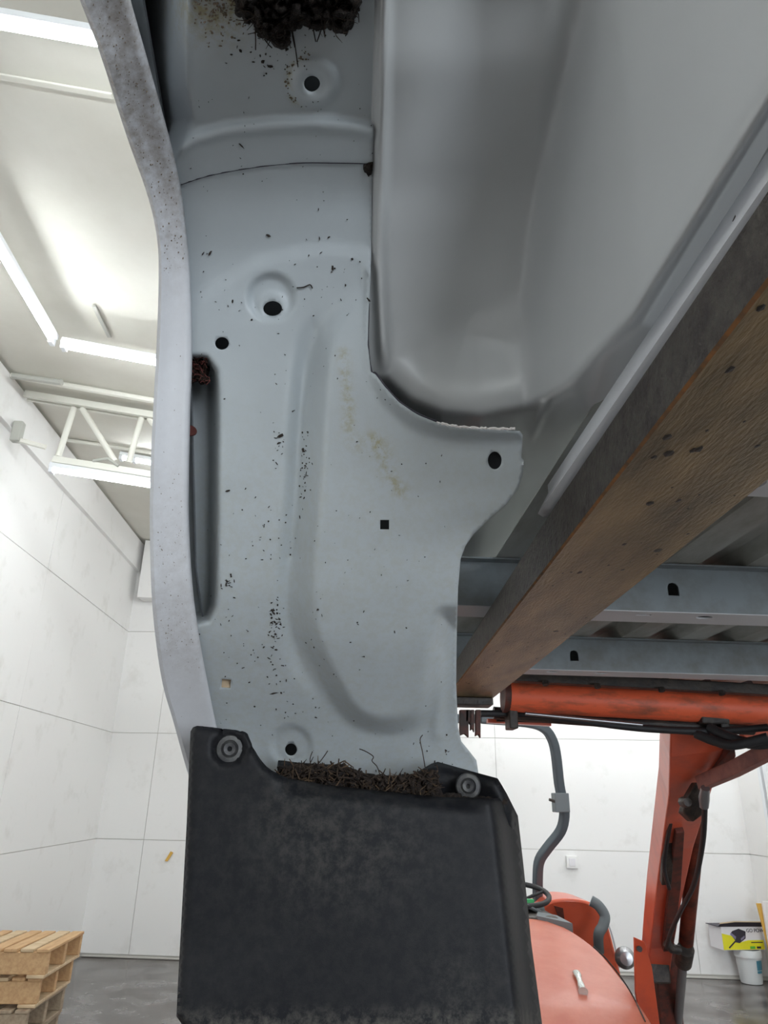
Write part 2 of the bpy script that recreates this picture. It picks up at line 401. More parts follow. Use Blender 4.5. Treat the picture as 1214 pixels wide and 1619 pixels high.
# ------------------------------------------------------------------ truss
tr = empty('roof_truss', TA, 'white steel roof truss with slanted web members by the left wall', 'truss')
bpy.context.view_layer.update()
T0 = np.array([XL+.08, ta_y, ceil_z(XL+.08)-.06]); t1x = 1.6; T1 = np.array([t1x, ta_y, ceil_z(t1x)-.06])
q = MB(); q.sweep([T0, T1], (.05, .03), rect=True, side=(0, 0, 1)); q.sweep([T0+np.array([0, .06, 0]), T1+np.array([0, .06, 0])], (.05, .02), rect=True, side=(0, 0, 1)); q.build('top_chord', M_TRUSS, tr)
B1 = TA+td/np.linalg.norm(td)*4.2
q = MB(); q.sweep([TA, B1], (.05, .05), rect=True, side=(0, 0, 1)); q.build('bottom_chord', M_TRUSS, tr, bevel=.004)
def topat(xp, yp): return PY(xp, yp, ta_y+.03)
webs = [((117, 645), (92, 722)), ((130, 646), (182, 730)), ((224, 660), (203, 732)), ((236, 662), (290, 745))]
for (a_, b_) in webs:
    q = MB(); q.sweep([topat(*a_), topat(*b_)], .022, n=10); q.build('web_member', M_TRUSS, tr, smooth=True)
q = MB(); q.sweep([PY(100, 695, ta_y+.8), PY(290, 722, ta_y+.8)], .018, n=8)
tag(q.build('conduit_pipe', M_TRUSS, smooth=True), 'thin white pipe crossing behind the truss web members', 'pipe')
q = MB(); q.sweep([TA+td*.40+np.array([0, -.02, .03]), TA+td*.55+np.array([0, -.04, .06]), TA+td*.66+np.array([0, -.03, .02])], .012, n=8); q.build('clamp', M_PIPE, tr, smooth=True)
q = MB(); q.sweep([PC(18, 594, .03), PC(245, 634, .03)], .022, n=8)
tag(q.build('conduit_pipe', M_TRUSS, smooth=True), 'long pale conduit pipe fixed to the ceiling before the truss', 'pipe')
q = MB(); q.sweep([PC(20, 594, .095), PC(98, 605, .095)], .022, n=8)
tag(q.build('conduit_pipe', M_PIPE, smooth=True), 'short grey pipe section on the ceiling by the left wall', 'pipe')
bx = PX(28, 683, XL+.10)
e = empty('junction_box', bx, 'small dark wall bracket box with arm high on the left wall', 'bracket'); bpy.context.view_layer.update()
q = MB(); q.box(bx, (.07, .06, .16)); q.build('body', M_PIPE, e, bevel=.01)
q = MB(); q.sweep([bx+np.array([.0, 0, -.06]), bx+np.array([.20, .05, -.09])], .02, n=8); q.build('arm', M_TRUSS, e, smooth=True)

# far wall bits
def wallpt(x, y, off=.02): return PP(x, y, flc+fn*off, fn)
q = MB(); q.prism([wallpt(270, 1346), wallpt(274, 1348), wallpt(265, 1362), wallpt(261, 1361)], fn*.01)
tag(q.build('tan_strip', M_AMBER), 'small tan strip stuck on the white far wall', 'strip')
oc = wallpt(904, 1363, .03)
e = empty('wall_outlet', oc, 'faint white outlet box on the far wall behind the roll bar', 'outlet'); bpy.context.view_layer.update()
Rw = np.array([dv, fn, [0, 0, 1]]).T
q = MB(); q.box(oc, (.11, .03, .11), Rw); q.build('box', M_WALL, e, bevel=.004)
q = MB(); q.box(oc+fn*.017, (.06, .006, .07), Rw); q.build('cover', M_CARTON, e, bevel=.002)

# ================================================================== PALLETS
pc = PZ(78, 1500, .705); pb = PZ(138, 1472, .705)
PD = float(pb[1]-pc[1]); PWD = 0.95; PXr = float(pc[0]); PY0 = float(pc[1]); pitch = .141

ordn = ['topmost', 'second from the top', 'middle', 'second from the floor', 'lowest']
jit = [(0, 0, 0), (-.035, .02, .02), (-.055, .0, -.01), (-.07, .01, .012), (-.065, .0, 0)]
for k in range(5):
    zb = pitch*(4-k); jx, jy, jr = jit[k]
    e = empty('wooden_pallet', (PXr+jx-PWD/2, PY0+jy+PD/2, zb), 'wooden pallet, %s of the stack of five by the left wall' % ordn[k], 'pallet', 'stacked wooden pallets')
    e.rotation_euler = (0, 0, jr)
    mats = [M_WOODS[0], M_WOODS[0] if k == 1 else M_WOODS[2], M_WOODS[1]] if k < 2 else [M_WOODS[2], M_WOODS[2], M_WOODS[1]]
    def part(name, c, s_, m_):
        me = bpy.data.meshes.new(name); q = MB(); q.box(c, s_)
        me.from_pydata(q.v, [], q.f); me.materials.append(m_); o = bpy.data.objects.new(name, me); COL.objects.link(o); o.parent = e
        md = o.modifiers.new('bevel', 'BEVEL'); md.width = .003; md.segments = 1
    for i in range(11):
        wdt = .070 if i not in (2, 5) else .062
        part('deck_board', (-PWD/2+.055+i*(PWD-.11)/10*1.03, (random.random()-.5)*.012, .132), (wdt, PD+.01, .017), M_WOODS[0] if (i+k) % 3 and k < 2 else M_WOODS[1 if k < 2 else 2])
    for i in range(3):
        part('stringer', (0, (-1+i)*(PD/2-.02), .0705), (PWD, .038, .105), M_WOODS[0] if k < 2 else M_WOODS[2])
    for i in range(4):
        part('bottom_board', (-PWD/2+.05+i*(PWD-.10)/3, 0, .0095), (.095, PD+.01, .017), M_WOODS[1] if k < 2 else M_WOODS[2])

# ================================================================== BUCKET + CARTON + BOARD
bb = PZ(1189, 1557, 0.0); bt = float(bb[1])
brad = float(np.linalg.norm(PY(1209, 1520, bt)-PY(1169, 1520, bt)))/2*.95
H = float(PY(1187, 1503, bt)[2])
vd = bb-CAM; vd[2] = 0; vd /= np.linalg.norm(vd)
bc = bb+vd*brad*.85+np.array([0, 0, .004])
gap = float(np.dot(bc-flc, fn))-brad*1.07-.02
if gap < 0: bc = bc+vd*gap

e = empty('bucket', (bc[0], bc[1], 0), 'white plastic bucket with blue lettering under the yellow carton', 'bucket'); bpy.context.view_layer.update()
q = MB(); q.lathe(bc, (0, 0, 1), [(0, 0), (brad*.80, 0), (brad*.84, .02), (brad*.97, H-.06), (brad*1.06, H-.06), (brad*1.06, H-.02), (brad*1.0, H), (brad*.95, H), (brad*.80, .02), (0, .015)], 40); q.build('body', M_BUCKET, e, smooth=True)
for zz, wid, hh in ((H*.42, .8, .035), (H*.52, .9, .05), (H*.33, .6, .02)):
    q = MB(); a0 = -PI/2+.15; n = 8; vs = []
    for j in range(n+1):
        aa = a0+wid*j/n
        for dz in (0, hh): 
            z_ = zz+dz; r_ = brad*(.84+.13*z_/H)+.003; vs.append(bc+np.array([math.cos(aa)*r_, math.sin(aa)*r_, z_]))
    q.add(vs, [(2*j, 2*j+2, 2*j+3, 2*j+1) for j in range(n)]); q.build('printed_label', M_BLUEP, e)
def text3(name, body, size, loc, xd, zd, m, parent, ext=.001):
    cu = bpy.data.curves.new(name, 'FONT'); cu.body = body; cu.size = size; cu.extrude = ext; cu.align_x = 'LEFT'
    o = bpy.data.objects.new(name, cu); COL.objects.link(o)
    xd = np.array(xd)/np.linalg.norm(xd); zd = np.array(zd)/np.linalg.norm(zd); nd = np.cross(xd, zd)
    o.matrix_world = Matrix(((xd[0], zd[0], nd[0], loc[0]), (xd[1], zd[1], nd[1], loc[1]), (xd[2], zd[2], nd[2], loc[2]), (0, 0, 0, 1)))
    bpy.context.view_layer.update()
    me = bpy.data.meshes.new_from_object(o.evaluated_get(bpy.context.evaluated_depsgraph_get())); mw = o.matrix_world.copy()
    bpy.data.objects.remove(o); me.transform(mw); root = parent
    me.transform(Matrix.Translation(-root.location)); me.materials.clear(); me.materials.append(m)
    ob = bpy.data.objects.new(name, me); COL.objects.link(ob); ob.parent = parent; return ob
# carton: front face corners from the photo, resting on the bucket
ty = bc[1]-brad*.9
c_bl = PY(1144, 1500, ty); c_br = PY(1210, 1503, ty+.05)
zc0 = H+.006; c_bl[2] = zc0+.0; c_br[2] = zc0
c_tl = PY(1142, 1463, ty); hgt = float(c_tl[2]-PY(1144, 1500, ty)[2])
cx = (c_br-c_bl); cw = np.linalg.norm(cx); cx /= cw; cyv = np.array([-cx[1], cx[0], 0]); czv = np.array([0, 0, 1.])
cdp = .20
e = empty('charger_carton', (c_bl+c_br)/2, 'yellow and white cardboard carton with open black top on the bucket', 'carton'); bpy.context.view_layer.update()
def cpt(u, v, w_=0): return c_bl+cx*(u*cw)+czv*(v*hgt)-cyv*w_
q = MB()
for (o_, s_) in (((.5*cw, .006), (cw, .012)), ((.5*cw, cdp-.006), (cw, .012))):
    q.box(c_bl+cx*o_[0]+cyv*o_[1]+czv*hgt/2, (s_[0], s_[1], hgt), np.array([cx, cyv, czv]).T)
for u in (.006, cw-.006): q.box(c_bl+cx*u+cyv*cdp/2+czv*hgt/2, (.012, cdp-.024, hgt), np.array([cx, cyv, czv]).T)
q.box(c_bl+cx*cw/2+cyv*cdp/2+czv*.006, (cw-.02, cdp-.02, .012), np.array([cx, cyv, czv]).T)
q.build('box', M_CARTON, e)
def flat(name, uv, m_, w_=.002): 
    q = MB(); q.prism([cpt(u, v, w_) for u, v in uv], cyv*.0012); q.build(name, m_, e)
flat('yellow_band', [(0, .02), (.99, .02), (.99, .42), (.62, .42), (.42, .33), (.22, .62), (0, .72)], M_YEL, .002)
flat('tool_picture', [(.12, .12), (.30, .42), (.20, .70), (.26, .82), (.42, .92), (.58, .80), (.56, .50), (.40, .30), (.30, .34), (.14, .08)], M_CARTDARK, .0035)
flat('tool_highlight', [(.20, .66), (.22, .76), (.33, .58), (.31, .46)], M_CARTGREY, .005)
flat('tool_highlight', [(.44, .40), (.54, .54), (.54, .62), (.44, .50)], M_CARTGREY, .005)
flat('green_mark', [(.64, .05), (.76, .05), (.76, .16), (.64, .16)], M_GREEN, .0035)
flat('dark_mark', [(.80, .06), (.90, .06), (.90, .15), (.80, .15)], M_CARTDARK, .0035)
flat('dark_line', [(.68, .30), (.96, .30), (.96, .34), (.68, .34)], M_CARTDARK, .0035)
text3('lettering', 'GO POWER', .042, cpt(.60, .76, .0035), cx, czv, M_CARTDARK, e)
q = MB(); q.prism([cpt(-.06, 1.0), cpt(1.0, 1.0), cpt(1.0, 1.0)+cyv*cdp, cpt(-.06, 1.0)+cyv*cdp], np.array([0, 0, .004])); q.build('top_lining', M_CARTDARK, e)
q = MB(); q.prism([cpt(-.08, 1.03, .01), cpt(1.01, 1.0, .012), cpt(1.0, 1.22, .04), cpt(.3, 1.24, .04), cpt(-.04, 1.16, .03)], cyv*.004); q.build('top_flap', M_CARTDARK, e)
q = MB(); q.prism([cpt(-.06, 1.15, .03), cpt(.3, 1.23, .04), cpt(1.0, 1.21, .04), cpt(1.0, 1.25, .04), cpt(.3, 1.28, .04), cpt(-.04, 1.20, .03)], cyv*.006); q.build('flap_edge', M_KRAFT, e)
# boards leaning to the right of the carton
yb_ = ty-.10; t0_ = PY(1204, 1425, yb_); xr_b = max(XR2-.03, t0_[0]+.10); xr_b = min(XR2-.03, xr_b)
q = MB(); q.box(((t0_[0]+xr_b)/2, yb_, t0_[2]/2+.001), (xr_b-t0_[0], .03, t0_[2]))
tag(q.build('leaning_board', M_WHITEB, bevel=.003), 'pale pink and white board leaning at the right edge', 'board')
q = MB(); t1_ = PY(1195, 1428, yb_+.04)
q.prism([(t1_[0], yb_+.025, t1_[2]), (t0_[0]+.05, yb_+.025, t1_[2]), (t0_[0]+.05, yb_+.025, .002), (t0_[0]+.03, yb_+.025, .002), (t0_[0]+.005, yb_+.025, t1_[2]*.5)], (0, .02, 0))
tag(q.build('amber_board', M_AMBER, bevel=.003), 'amber edged board between the carton and the pale board', 'board')
for i, (xa, xb) in enumerate(((1196, 1212), (1205, 1222))):
    q = MB(); xx = XR2-.05-.04*i
    a_ = PX(xa, 1175, XR2-.06); b_ = PX(xb, 1330, XR2-.06); a_[2] = min(a_[2], 3.2)
    q.sweep([a_, [a_[0], a_[1], .0]], (.06, .05), rect=True, side=(1, 0, 0)); tag(q.build('door_track', M_FIX, bevel=.005), ('white vertical door track on the right wall, nearer the corner' if i == 0 else 'white vertical door track at the right edge of the photo'), 'track')

# ================================================================== TRUCK BED
ty_ = [-80, 0, 100, 200, 300, 400, 480, 560, 650, 750, 830, 930, 1010, 1080, 1150, 1230, 1320]
tt_ = [.60, .647, .70, .77, .835, .872, .888, .897, .895, .895, .900, .915, .945, .99, 1.04, 1.075, 1.10]
_ys = np.linspace(-80, 1320, 400); _ts = np.interp(_ys, ty_, tt_)
ker = np.hanning(31); ker /= ker.sum(); _pad = np.pad(_ts, 15, mode='reflect', reflect_type='odd'); _ts = np.convolve(_pad, ker, 'valid')
def tp(y): return np.interp(y, _ys, _ts)
bed = empty('truck_bed', (0.4, 1.2, 1.845), 'pale grey underside of a lifted pickup truck bed with open wheel arch', 'truck bed')
bpy.context.view_layer.update()
lip_in = smooth2([(188, -60), (205, 0), (245, 140), (270, 230), (285, 300), (294, 370), (300, 440), (303, 560), (300, 650), (298, 750), (298, 830), (304, 930), (315, 1010), (328, 1080), (345, 1160), (372, 1240), (400, 1300)], 5)
lip_out = smooth2([(104, -60), (128, 0), (160, 85), (200, 210), (235, 310), (250, 380), (252, 440), (250, 520), (245, 620), (240, 720), (238, 820), (240, 920), (246, 1000), (258, 1080), (275, 1140), (302, 1235), (330, 1300)], 5)
LI = np.array(lip_in); LO = np.array(lip_out)
right = [(598, -60), (597, 0), (592, 150), (589, 250), (587, 400), (582, 500), (581, 545), (586, 588), (593, 592), (608, 612), (630, 636), (660, 656), (690, 668), (722, 676), (780, 679), (822, 682), (826, 688), (824, 724), (828, 728), (826, 750), (818, 775), (800, 798), (770, 824), (748, 845), (735, 864), (728, 884), (724, 930), (722, 1000), (721, 1080), (724, 1150), (729, 1172), (742, 1188), (753, 1202), (757, 1228), (757, 1290)]
panel_poly = [(LI[i][0]-8, LI[i][1]) for i in range(len(LI))][::-1]
panel_poly = right + [(400, 1290)] + [p for p in panel_poly if p[1] < 1285]
holes = [circ(493, 132, 13, 13), circ(431, 488, 15, 12), circ(351, 543, 11, 10), circ(460, 1185, 9.5, 10), circ(782, 728, 11, 14),
         [(601, 822), (615, 822), (615, 837), (601, 837)], [(351, 1073), (365, 1074), (364, 1088), (350, 1087)]]
plateau = smooth2([(545, 470), (512, 520), (500, 600), (492, 700), (486, 800), (478, 900), (478, 975), (492, 1030), (520, 1085), (548, 1130), (585, 1152), (630, 1154), (668, 1135), (690, 1085), (697, 1020), (705, 980)], 4)+[(900, 980), (900, 380), (600, 400)]
pocket = smooth2([(250, 570), (318, 562), (338, 578), (346, 610), (346, 760), (344, 930), (336, 972), (318, 985), (250, 990)], 4)
flangeB = smooth2([(576, 420), (577, 540), (586, 600), (612, 642), (650, 672), (695, 690), (745, 696), (830, 698)], 4)
flangepoly = flangeB+[(900, 690), (900, 560), (640, 420)]
def dimple(V, cx, cy, r, w_, depth): 
    d = np.hypot(V[:, 0]-cx, (V[:, 1]-cy)); return depth*sm((r-d)/w_)
def arc_y(V, pts): 
    p = np.array(pts); return np.interp(V[:, 0], p[:, 0], p[:, 1])
def panel_t(V):
    x, y = V[:, 0], V[:, 1]; t = tp(y)+.012
    s = sdf(V, plateau); t = t-.034*sm((10-s)/36)*sm((y-430)/160)+.013*np.exp(-((s-21)/14)**2)*sm((y-470)/120)*sm((1150-y)/160)
    # outer faint rib left of the step
    dl = seg_dist(V, smooth2([(500, 520), (484, 600), (474, 700), (470, 800), (462, 880)], 3), False); t += .003*np.exp(-(dl/7)**2)
    s = sdf(V, pocket); t = t+.085*sm((3-s)/20)
    xc_ = np.interp(y, [-60, 60, 130, 190, 245, 275, 330], [303, 297, 297, 306, 284, 262, 240])
    t = t+.085*np.clip((xc_-x)/50, 0, 1.5)*sm((295-y)/50)
    k = arc_y(V, [(200, 260), (270, 243), (310, 216), (360, 203), (430, 196), (500, 192), (560, 198), (600, 206)])
    t = t+.009*sm((k-y)/16)*sm((x-270)/40)-.004*np.exp(-((y-k-6)/7)**2)
    k2 = arc_y(V, [(200, 320), (285, 293), (330, 278), (400, 265), (470, 258), (600, 258)])
    t = t+.0022*sm((y-k2)/2.0)
    k3 = arc_y(V, [(280, 470), (340, 440), (400, 398), (460, 382), (520, 376), (600, 384)])
    t = t-.005*sm((y-k3)/34)
    t = t+dimple(V, 497, 130, 44, 14, -.007)+dimple(V, 497, 131, 24, 9, .004)
    t = t+dimple(V, 429, 470, 42, 13, .009)+dimple(V, 430, 484, 27, 8, -.004)
    t = t+dimple(V, 460, 1178, 35, 10, .007)
    for cx, cy in ((338, 264), (450, 240), (572, 233), (725, 683), (812, 688)):
        d = np.hypot(x-cx, y-cy); t = t-.0008*np.exp(-((d-6)/2.0)**2)
    s = sdf(V, flangepoly); t = t-.022*sm((6-s)/30)
    dl = seg_dist(V, [(697, 1040), (690, 1160)], False); t -= .004*np.exp(-(dl/9)**2)
    t = t+.015*sm((x-700)/60)*sm((y-1150)/60)
    return t
def panel_map(V): return Pn(V, panel_t(V))
def panel_stain(V):
    x, y = V[:, 0], V[:, 1]
    f = np.exp(-(seg_dist(V, [(543, 560), (547, 600), (552, 650), (550, 676)], False)/9)**2)*.8
    f += np.exp(-(seg_dist(V, [(590, 695), (606, 720), (615, 750), (632, 775)], False)/12)**2)*.7
    f += np.exp(-(seg_dist(V, [(560, 700), (600, 705)], False)/14)**2)*.35
    f += np.exp(-((x-340)/60)**2-((y-10)/50)**2)*1.3
    f += np.exp(-(np.abs(np.hypot(x-497, y-130)-42)/5)**2)*sm((485-x)/20)*.9
    f += .18*sm((y-500)/400)
    return f
panel = sheet('wheel_arch_panel', panel_poly, holes, 5.0, panel_map, M_PANEL, bed, .0012, panel_stain, edge_step=5)

# dark cup added as the shade inside the oval hole, brown plate behind the small square hole
oc_ = P(782, 728, surf_t0(782, 728)+.016) if False else None
V1 = np.array([[782., 728.], [358., 1081.]]); tt1 = panel_t(V1)
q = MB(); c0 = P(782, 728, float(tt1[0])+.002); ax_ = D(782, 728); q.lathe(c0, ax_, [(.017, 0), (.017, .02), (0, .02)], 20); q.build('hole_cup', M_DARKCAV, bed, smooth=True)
q = MB(); q.prism([P(x, y, float(tt1[1])+.006) for x, y in ((348, 1070), (368, 1070), (368, 1091), (348, 1091))], (0, .001, 0)); q.build('hole_plate', M_KRAFT, bed)
# fender lip: inward flange + outer skin behind it
q = MB(); vs = []; fs = []; st = []
NY = 150; yy = np.linspace(-60, 1290, NY)
xi = np.interp(yy, LI[:, 1], LI[:, 0]); xo = np.interp(yy, LO[:, 1], LO[:, 0])
AC = np.array([0, .30, 1.62])
cols = 14
for j in range(NY):
    t = float(tp(yy[j]))
    for c in range(cols):
        s_ = c/(cols-1); x = xi[j]+(xo[j]-xi[j])*s_
        bulge = .004*math.sin(s_*PI) + .006*max(0, 1-s_/.12)+.006*max(0, (s_-.93)/.07)
        vs.append(P(x, yy[j], t-.004-.018*s_+bulge)); st.append((x, yy[j]))
    pe = P(xo[j], yy[j], t-.016); rad = pe-AC; rad[0] = 0; rad /= np.linalg.norm(rad)
    for k_, (dd, dx) in enumerate(((.03, -.004), (.10, -.010), (.28, -.015))):
        vs.append(pe+rad*dd+np.array([dx, 0, 0])); st.append((0, 2000))
W_ = cols+3
for j in range(NY-1):
    for c in range(W_-1): fs.append((j*W_+c, j*W_+c+1, (j+1)*W_+c+1, (j+1)*W_+c))
q.add(vs, fs); lip = q.build('fender_lip', M_LIP, bed, smooth=True, solid=.002)
V = np.array(st); xx_, yy_ = V[:, 0], V[:, 1]
sv = .75*sm((520-yy_)/300)+.22*np.exp(-((yy_-880)/120)**2)*.8+.2*np.exp(-((yy_-1010)/60)**2)+.06
at = lip.data.attributes.new('stain', 'FLOAT', 'POINT'); at.data.foreach_set('value', np.clip(sv, 0, .85).astype(np.float32))

# dark shell added behind the arch panel to keep light out of its holes
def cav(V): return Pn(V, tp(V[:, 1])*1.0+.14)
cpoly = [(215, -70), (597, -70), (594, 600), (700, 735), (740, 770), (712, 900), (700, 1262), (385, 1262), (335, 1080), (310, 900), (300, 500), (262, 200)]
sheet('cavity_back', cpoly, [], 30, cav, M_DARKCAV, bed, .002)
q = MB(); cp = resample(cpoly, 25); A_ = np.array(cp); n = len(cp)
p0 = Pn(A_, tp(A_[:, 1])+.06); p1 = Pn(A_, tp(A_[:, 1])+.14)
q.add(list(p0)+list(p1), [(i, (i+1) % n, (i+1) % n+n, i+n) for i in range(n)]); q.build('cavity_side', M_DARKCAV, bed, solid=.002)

# inner wheel tub
Xs, dzF = .232, .385
bowl = [(600, -300), (597, 0), (590, 400), (594, 520), (612, 580), (650, 624), (700, 648), (760, 655), (830, 642), (900, 603), (1000, 498), (1100, 345), (1320, 10), (1500, -300)]
rim = [(300, -300), (300, 560), (612, 600), (650, 632), (700, 652), (760, 658), (830, 645), (900, 605), (1000, 500), (1100, 345), (1320, 0), (1500, -300)]
def smn(a, b, k): h = np.clip(.5+.5*(b-a)/k, 0, 1); return b*(1-h)+a*h-k*h*(1-h)
def tub_t(V):
    x, y = V[:, 0], V[:, 1]; d = Dn(V)
    s = sdf(V, bowl)
    S1 = tp(y)+.018+.050*sm(-s/170)
    # rounded rolled edge next to the arch panel
    S1 = S1-.016*np.exp(-((x-np.interp(y, [-60, 400, 560], [608, 600, 606]))/9.0)**2)*sm((600-y)/60)
    S2 = Xs/np.maximum(d[:, 0], .02); S3 = dzF/np.maximum(d[:, 2], .05)
    t = smn(S1, S2, .09)
    so = sdf(V, rim); t = t+.0028*(np.logaddexp(0, so/9)*9)*sm((y+300)/200)-.006*np.exp(-(so/11)**2)
    for a_, b_, a in (((876, 752), (792, 905), 7), ((866, 632), (842, 690), 5)):
        dl = seg_dist(V, [a_, b_], False); t -= .006*np.exp(-(dl/a)**2)
    for a_, b_, wd_, am in (((872, -40), (826, 520), 16, -.0016), ((938, 120), (902, 540), 6, .0010), ((925, 330), (908, 560), 4, .0008), ((900, 0), (862, 520), 10, .0012), ((985, -20), (945, 300), 18, -.0010)):
        dl = seg_dist(V, [a_, b_], False); t += am*np.exp(-(dl/wd_)**2)
    return t
q = MB(); ys_ = np.linspace(-70, 905, 190); NX = 130; pts = []
for y in ys_:
    xl_ = float(np.interp(y, [-70, 0, 200, 400, 520, 560, 905], [594, 593, 587, 583, 576, 574, 574]))
    xr_ = 1214-.647*(y-248); k_ = np.linspace(0, 1, NX)**1.0
    # spread columns denser at the left edge
    for k in k_: pts.append((xl_+(xr_-xl_)*(k*.75+.25*k*k), y))
pts = np.array(pts); W = Pn(pts, tub_t(pts))
fs = [(j*NX+i, j*NX+i+1, (j+1)*NX+i+1, (j+1)*NX+i) for j in range(len(ys_)-1) for i in range(NX-1)]
q.add(W, fs); q.build('wheel_tub', M_TUB, bed, smooth=True, solid=.0015, auto=False)
# down-turned edge strip of the tub, beside the fork
q = MB(); Y_ = np.linspace(.05, .86, 26); vs = []
for y in Y_: vs += [(.262, y, 1.5+.396), (.262, y, 1.5+.384), (.246, y, 1.5+.354), (.252, y, 1.5+.350), (.30, y, 1.5+.350)]
q.add(vs, [(5*j+i, 5*j+i+1, 5*j+6+i, 5*j+5+i) for j in range(len(Y_)-1) for i in range(4)]); q.build('tub_flange', M_LIP, bed, smooth=True, solid=.0015)

gapl = [(583, 480), (582, 545), (587, 586), (594, 590), (609, 610), (631, 634), (661, 654), (690, 666)]
q = MB(); q.sweep([P(x, y, float(panel_t(np.array([[x-3., y+2.]]))[0])-.0006) for x, y in smooth2(gapl, 4)], .0011, n=6); q.build('sheet_gap', M_CARTDARK, bed, smooth=True)
q = MB(); wl_ = [(690+i*3.1, 667+11*(1-math.exp(-i/11))+(1.2 if i % 5 in (1, 2) else 0)) for i in range(0, 41)]
q.sweep([P(x, y, float(panel_t(np.array([[x, y+3.]]))[0])-.0008) for x, y in wl_], [.0010+.0010*abs(math.sin(i*1.7)) for i in range(41)], n=6); q.build('weld_bead', M_WHITEB, bed, smooth=True)
q = MB(); q.sweep([P(x, y, float(panel_t(np.array([[x, y]]))[0])-.0002) for x, y in smooth2([(286, 292), (330, 278), (400, 265), (470, 258), (530, 258), (586, 259)], 5)], .0006, n=5); q.build('overlap_line', M_CARTDARK, bed)
# cross members (channels with real holes) and corrugated floor
def member(Y, holes_f, holes_b, h=.09, dpt=.085, x0=.10):
    x1 = 2.2; z0 = 1.845
    o_ = None
    sheet('cross_member', [(x0, 0), (x1, 0), (x1, h), (x0, h)], holes_f, .05, lambda V: np.stack([V[:, 0], np.full(len(V), Y)+.03*(V[:, 1]/h)*0, z0+V[:, 1]], 1), M_MEMBER, bed, .003, smooth=False)
    sheet('member_lit_flange', [(x0, 0), (x1, 0), (x1, dpt), (x0, dpt)], holes_b, .05, lambda V: np.stack([V[:, 0], Y+V[:, 1], np.full(len(V), z0)], 1), M_LIP, bed, .003, smooth=False)  # paler paint puts the door's reflected light into the flange colour
    q = MB(); q.box(((x0+x1)/2, Y+dpt, z0+h/2), (x1-x0, .003, h)); q.box(((x0+x1)/2, Y-.012, z0+h-.002), (x1-x0, .026, .003)); q.build('member_back', M_MEMBER, bed)
def dhole(x, z, w_, h_): return [(x-w_/2, z), (x+w_/2, z), (x+w_/2, z+h_*.6)]+[(x+w_/2*math.cos(a), z+h_*.6+h_*.4*math.sin(a)) for a in np.linspace(.4, PI-.4, 5)]+[(x-w_/2, z+h_*.6)]
Y1 = float(PZ(1100, 968.5, 1.845)[1]); Y2 = float(PZ(1000, 1062, 1.845)[1]); Y0 = float(PZ(1200, 745, 1.845)[1])

def fx(x, y, Y): p = PY(x, y, Y); return float(p[0]), float(p[2]-1.845)
def bx_(x, y, Y): p = PZ(x, y, 1.845); return float(p[0]), float(p[1]-Y)
h1 = fx(1065, 942, Y1); h2 = fx(908, 1045, Y2)
b1 = bx_(1115, 974, Y1); b2 = bx_(1022, 968, Y1); b0 = bx_(1186, 763, Y0)
member(Y1, [dhole(h1[0], max(h1[1], .012), .022, .026)], [circ(b1[0], .03, .016, .011), [(b2[0]-.015, .02), (b2[0]+.015, .02), (b2[0]+.015, .03), (b2[0]-.015, .03)]])
member(Y2, [dhole(h2[0], max(h2[1], .02), .024, .03)], [circ(float(bx_(952, 1063, Y2)[0]), .03, .02, .012), circ(float(bx_(880, 1058, Y2)[0]), .03, .02, .012)])
member(Y0-.02, [], [circ(b0[0], .05, .017, .017)], x0=.43)
q = MB(); x = -.02; per = .165; prof = []; zlo, zhi = 1.845+.092, 1.845+.122
while x < 2.3: prof += [(x, zlo), (x+.070, zlo), (x+.090, zhi), (x+.145, zhi)]; x += per
prof = [(p_+.30, z_) for p_, z_ in prof if p_ < 1.9]
Ys = np.linspace(-.3, 2.75, 8); vs = [(a_, y, b_) for y in Ys for a_, b_ in prof]; n = len(prof)
q.add(vs, [(j*n+i, j*n+i+1, (j+1)*n+i+1, (j+1)*n+i) for j in range(7) for i in range(n-1)]); q.build('corrugated_floor', M_FLOORPAN, bed, solid=.0015)
q = MB(); q.box((.16, 2.05, 1.95), (.26, 1.4, .003)); q.box((1.2, 2.76, 2.15), (2.6, .03, .5)); q.build('front_wall_and_shade_plate', M_DARKCAV, bed)  # bed front wall, plus an added dark plate that shades the gap by the fork

# ------------------------------------------------------------------ mud guard (part of the bed)
YG = .985
front = [(303, 1156), (306, 1151), (312, 1149)]+[(384, 1157), (390, 1161)]+smooth2([(390, 1161), (398, 1180), (410, 1201), (428, 1219), (455, 1232)], 3)[1:]+[(520, 1243), (600, 1252), (700, 1262), (775, 1263), (796, 1262), (808, 1272), (817, 1290), (826, 1370), (838, 1490), (858, 1640), (862, 1700), (300, 1700), (292, 1622), (281, 1606), (283, 1560), (290, 1430), (297, 1300), (301, 1200)]
screw1 = (363, 1184)
def guard_t(V):
    x, y = V[:, 0], V[:, 1]; d = Dn(V); t = YG/d[:, 1]
    e_ = seg_dist(V, front); rr = np.clip(e_/9, 0, 1); t = t+.007*(1-np.sqrt(1-(1-rr)**2))
    xc_ = np.interp(y, [1250, 1300, 1650], [768, 778, 818]); t = t+.050*sm((x-xc_)/26)+.055*np.clip((x-xc_-15)/40, 0, 1)+.004*np.exp(-((x-xc_-22)/4)**2)*-1
    t = t+.016*sm((29-np.hypot(x-screw1[0], y-screw1[1]))/6)
    t = t-.010*sm((y-1200)/400)*sm((x-600)/200)*0
    t = t+.012*np.exp(-(np.clip(1240+(x-455)*.09-y, -60, 60)/12)**2)*sm((x-430)/40)*sm((770-x)/30)
    return t
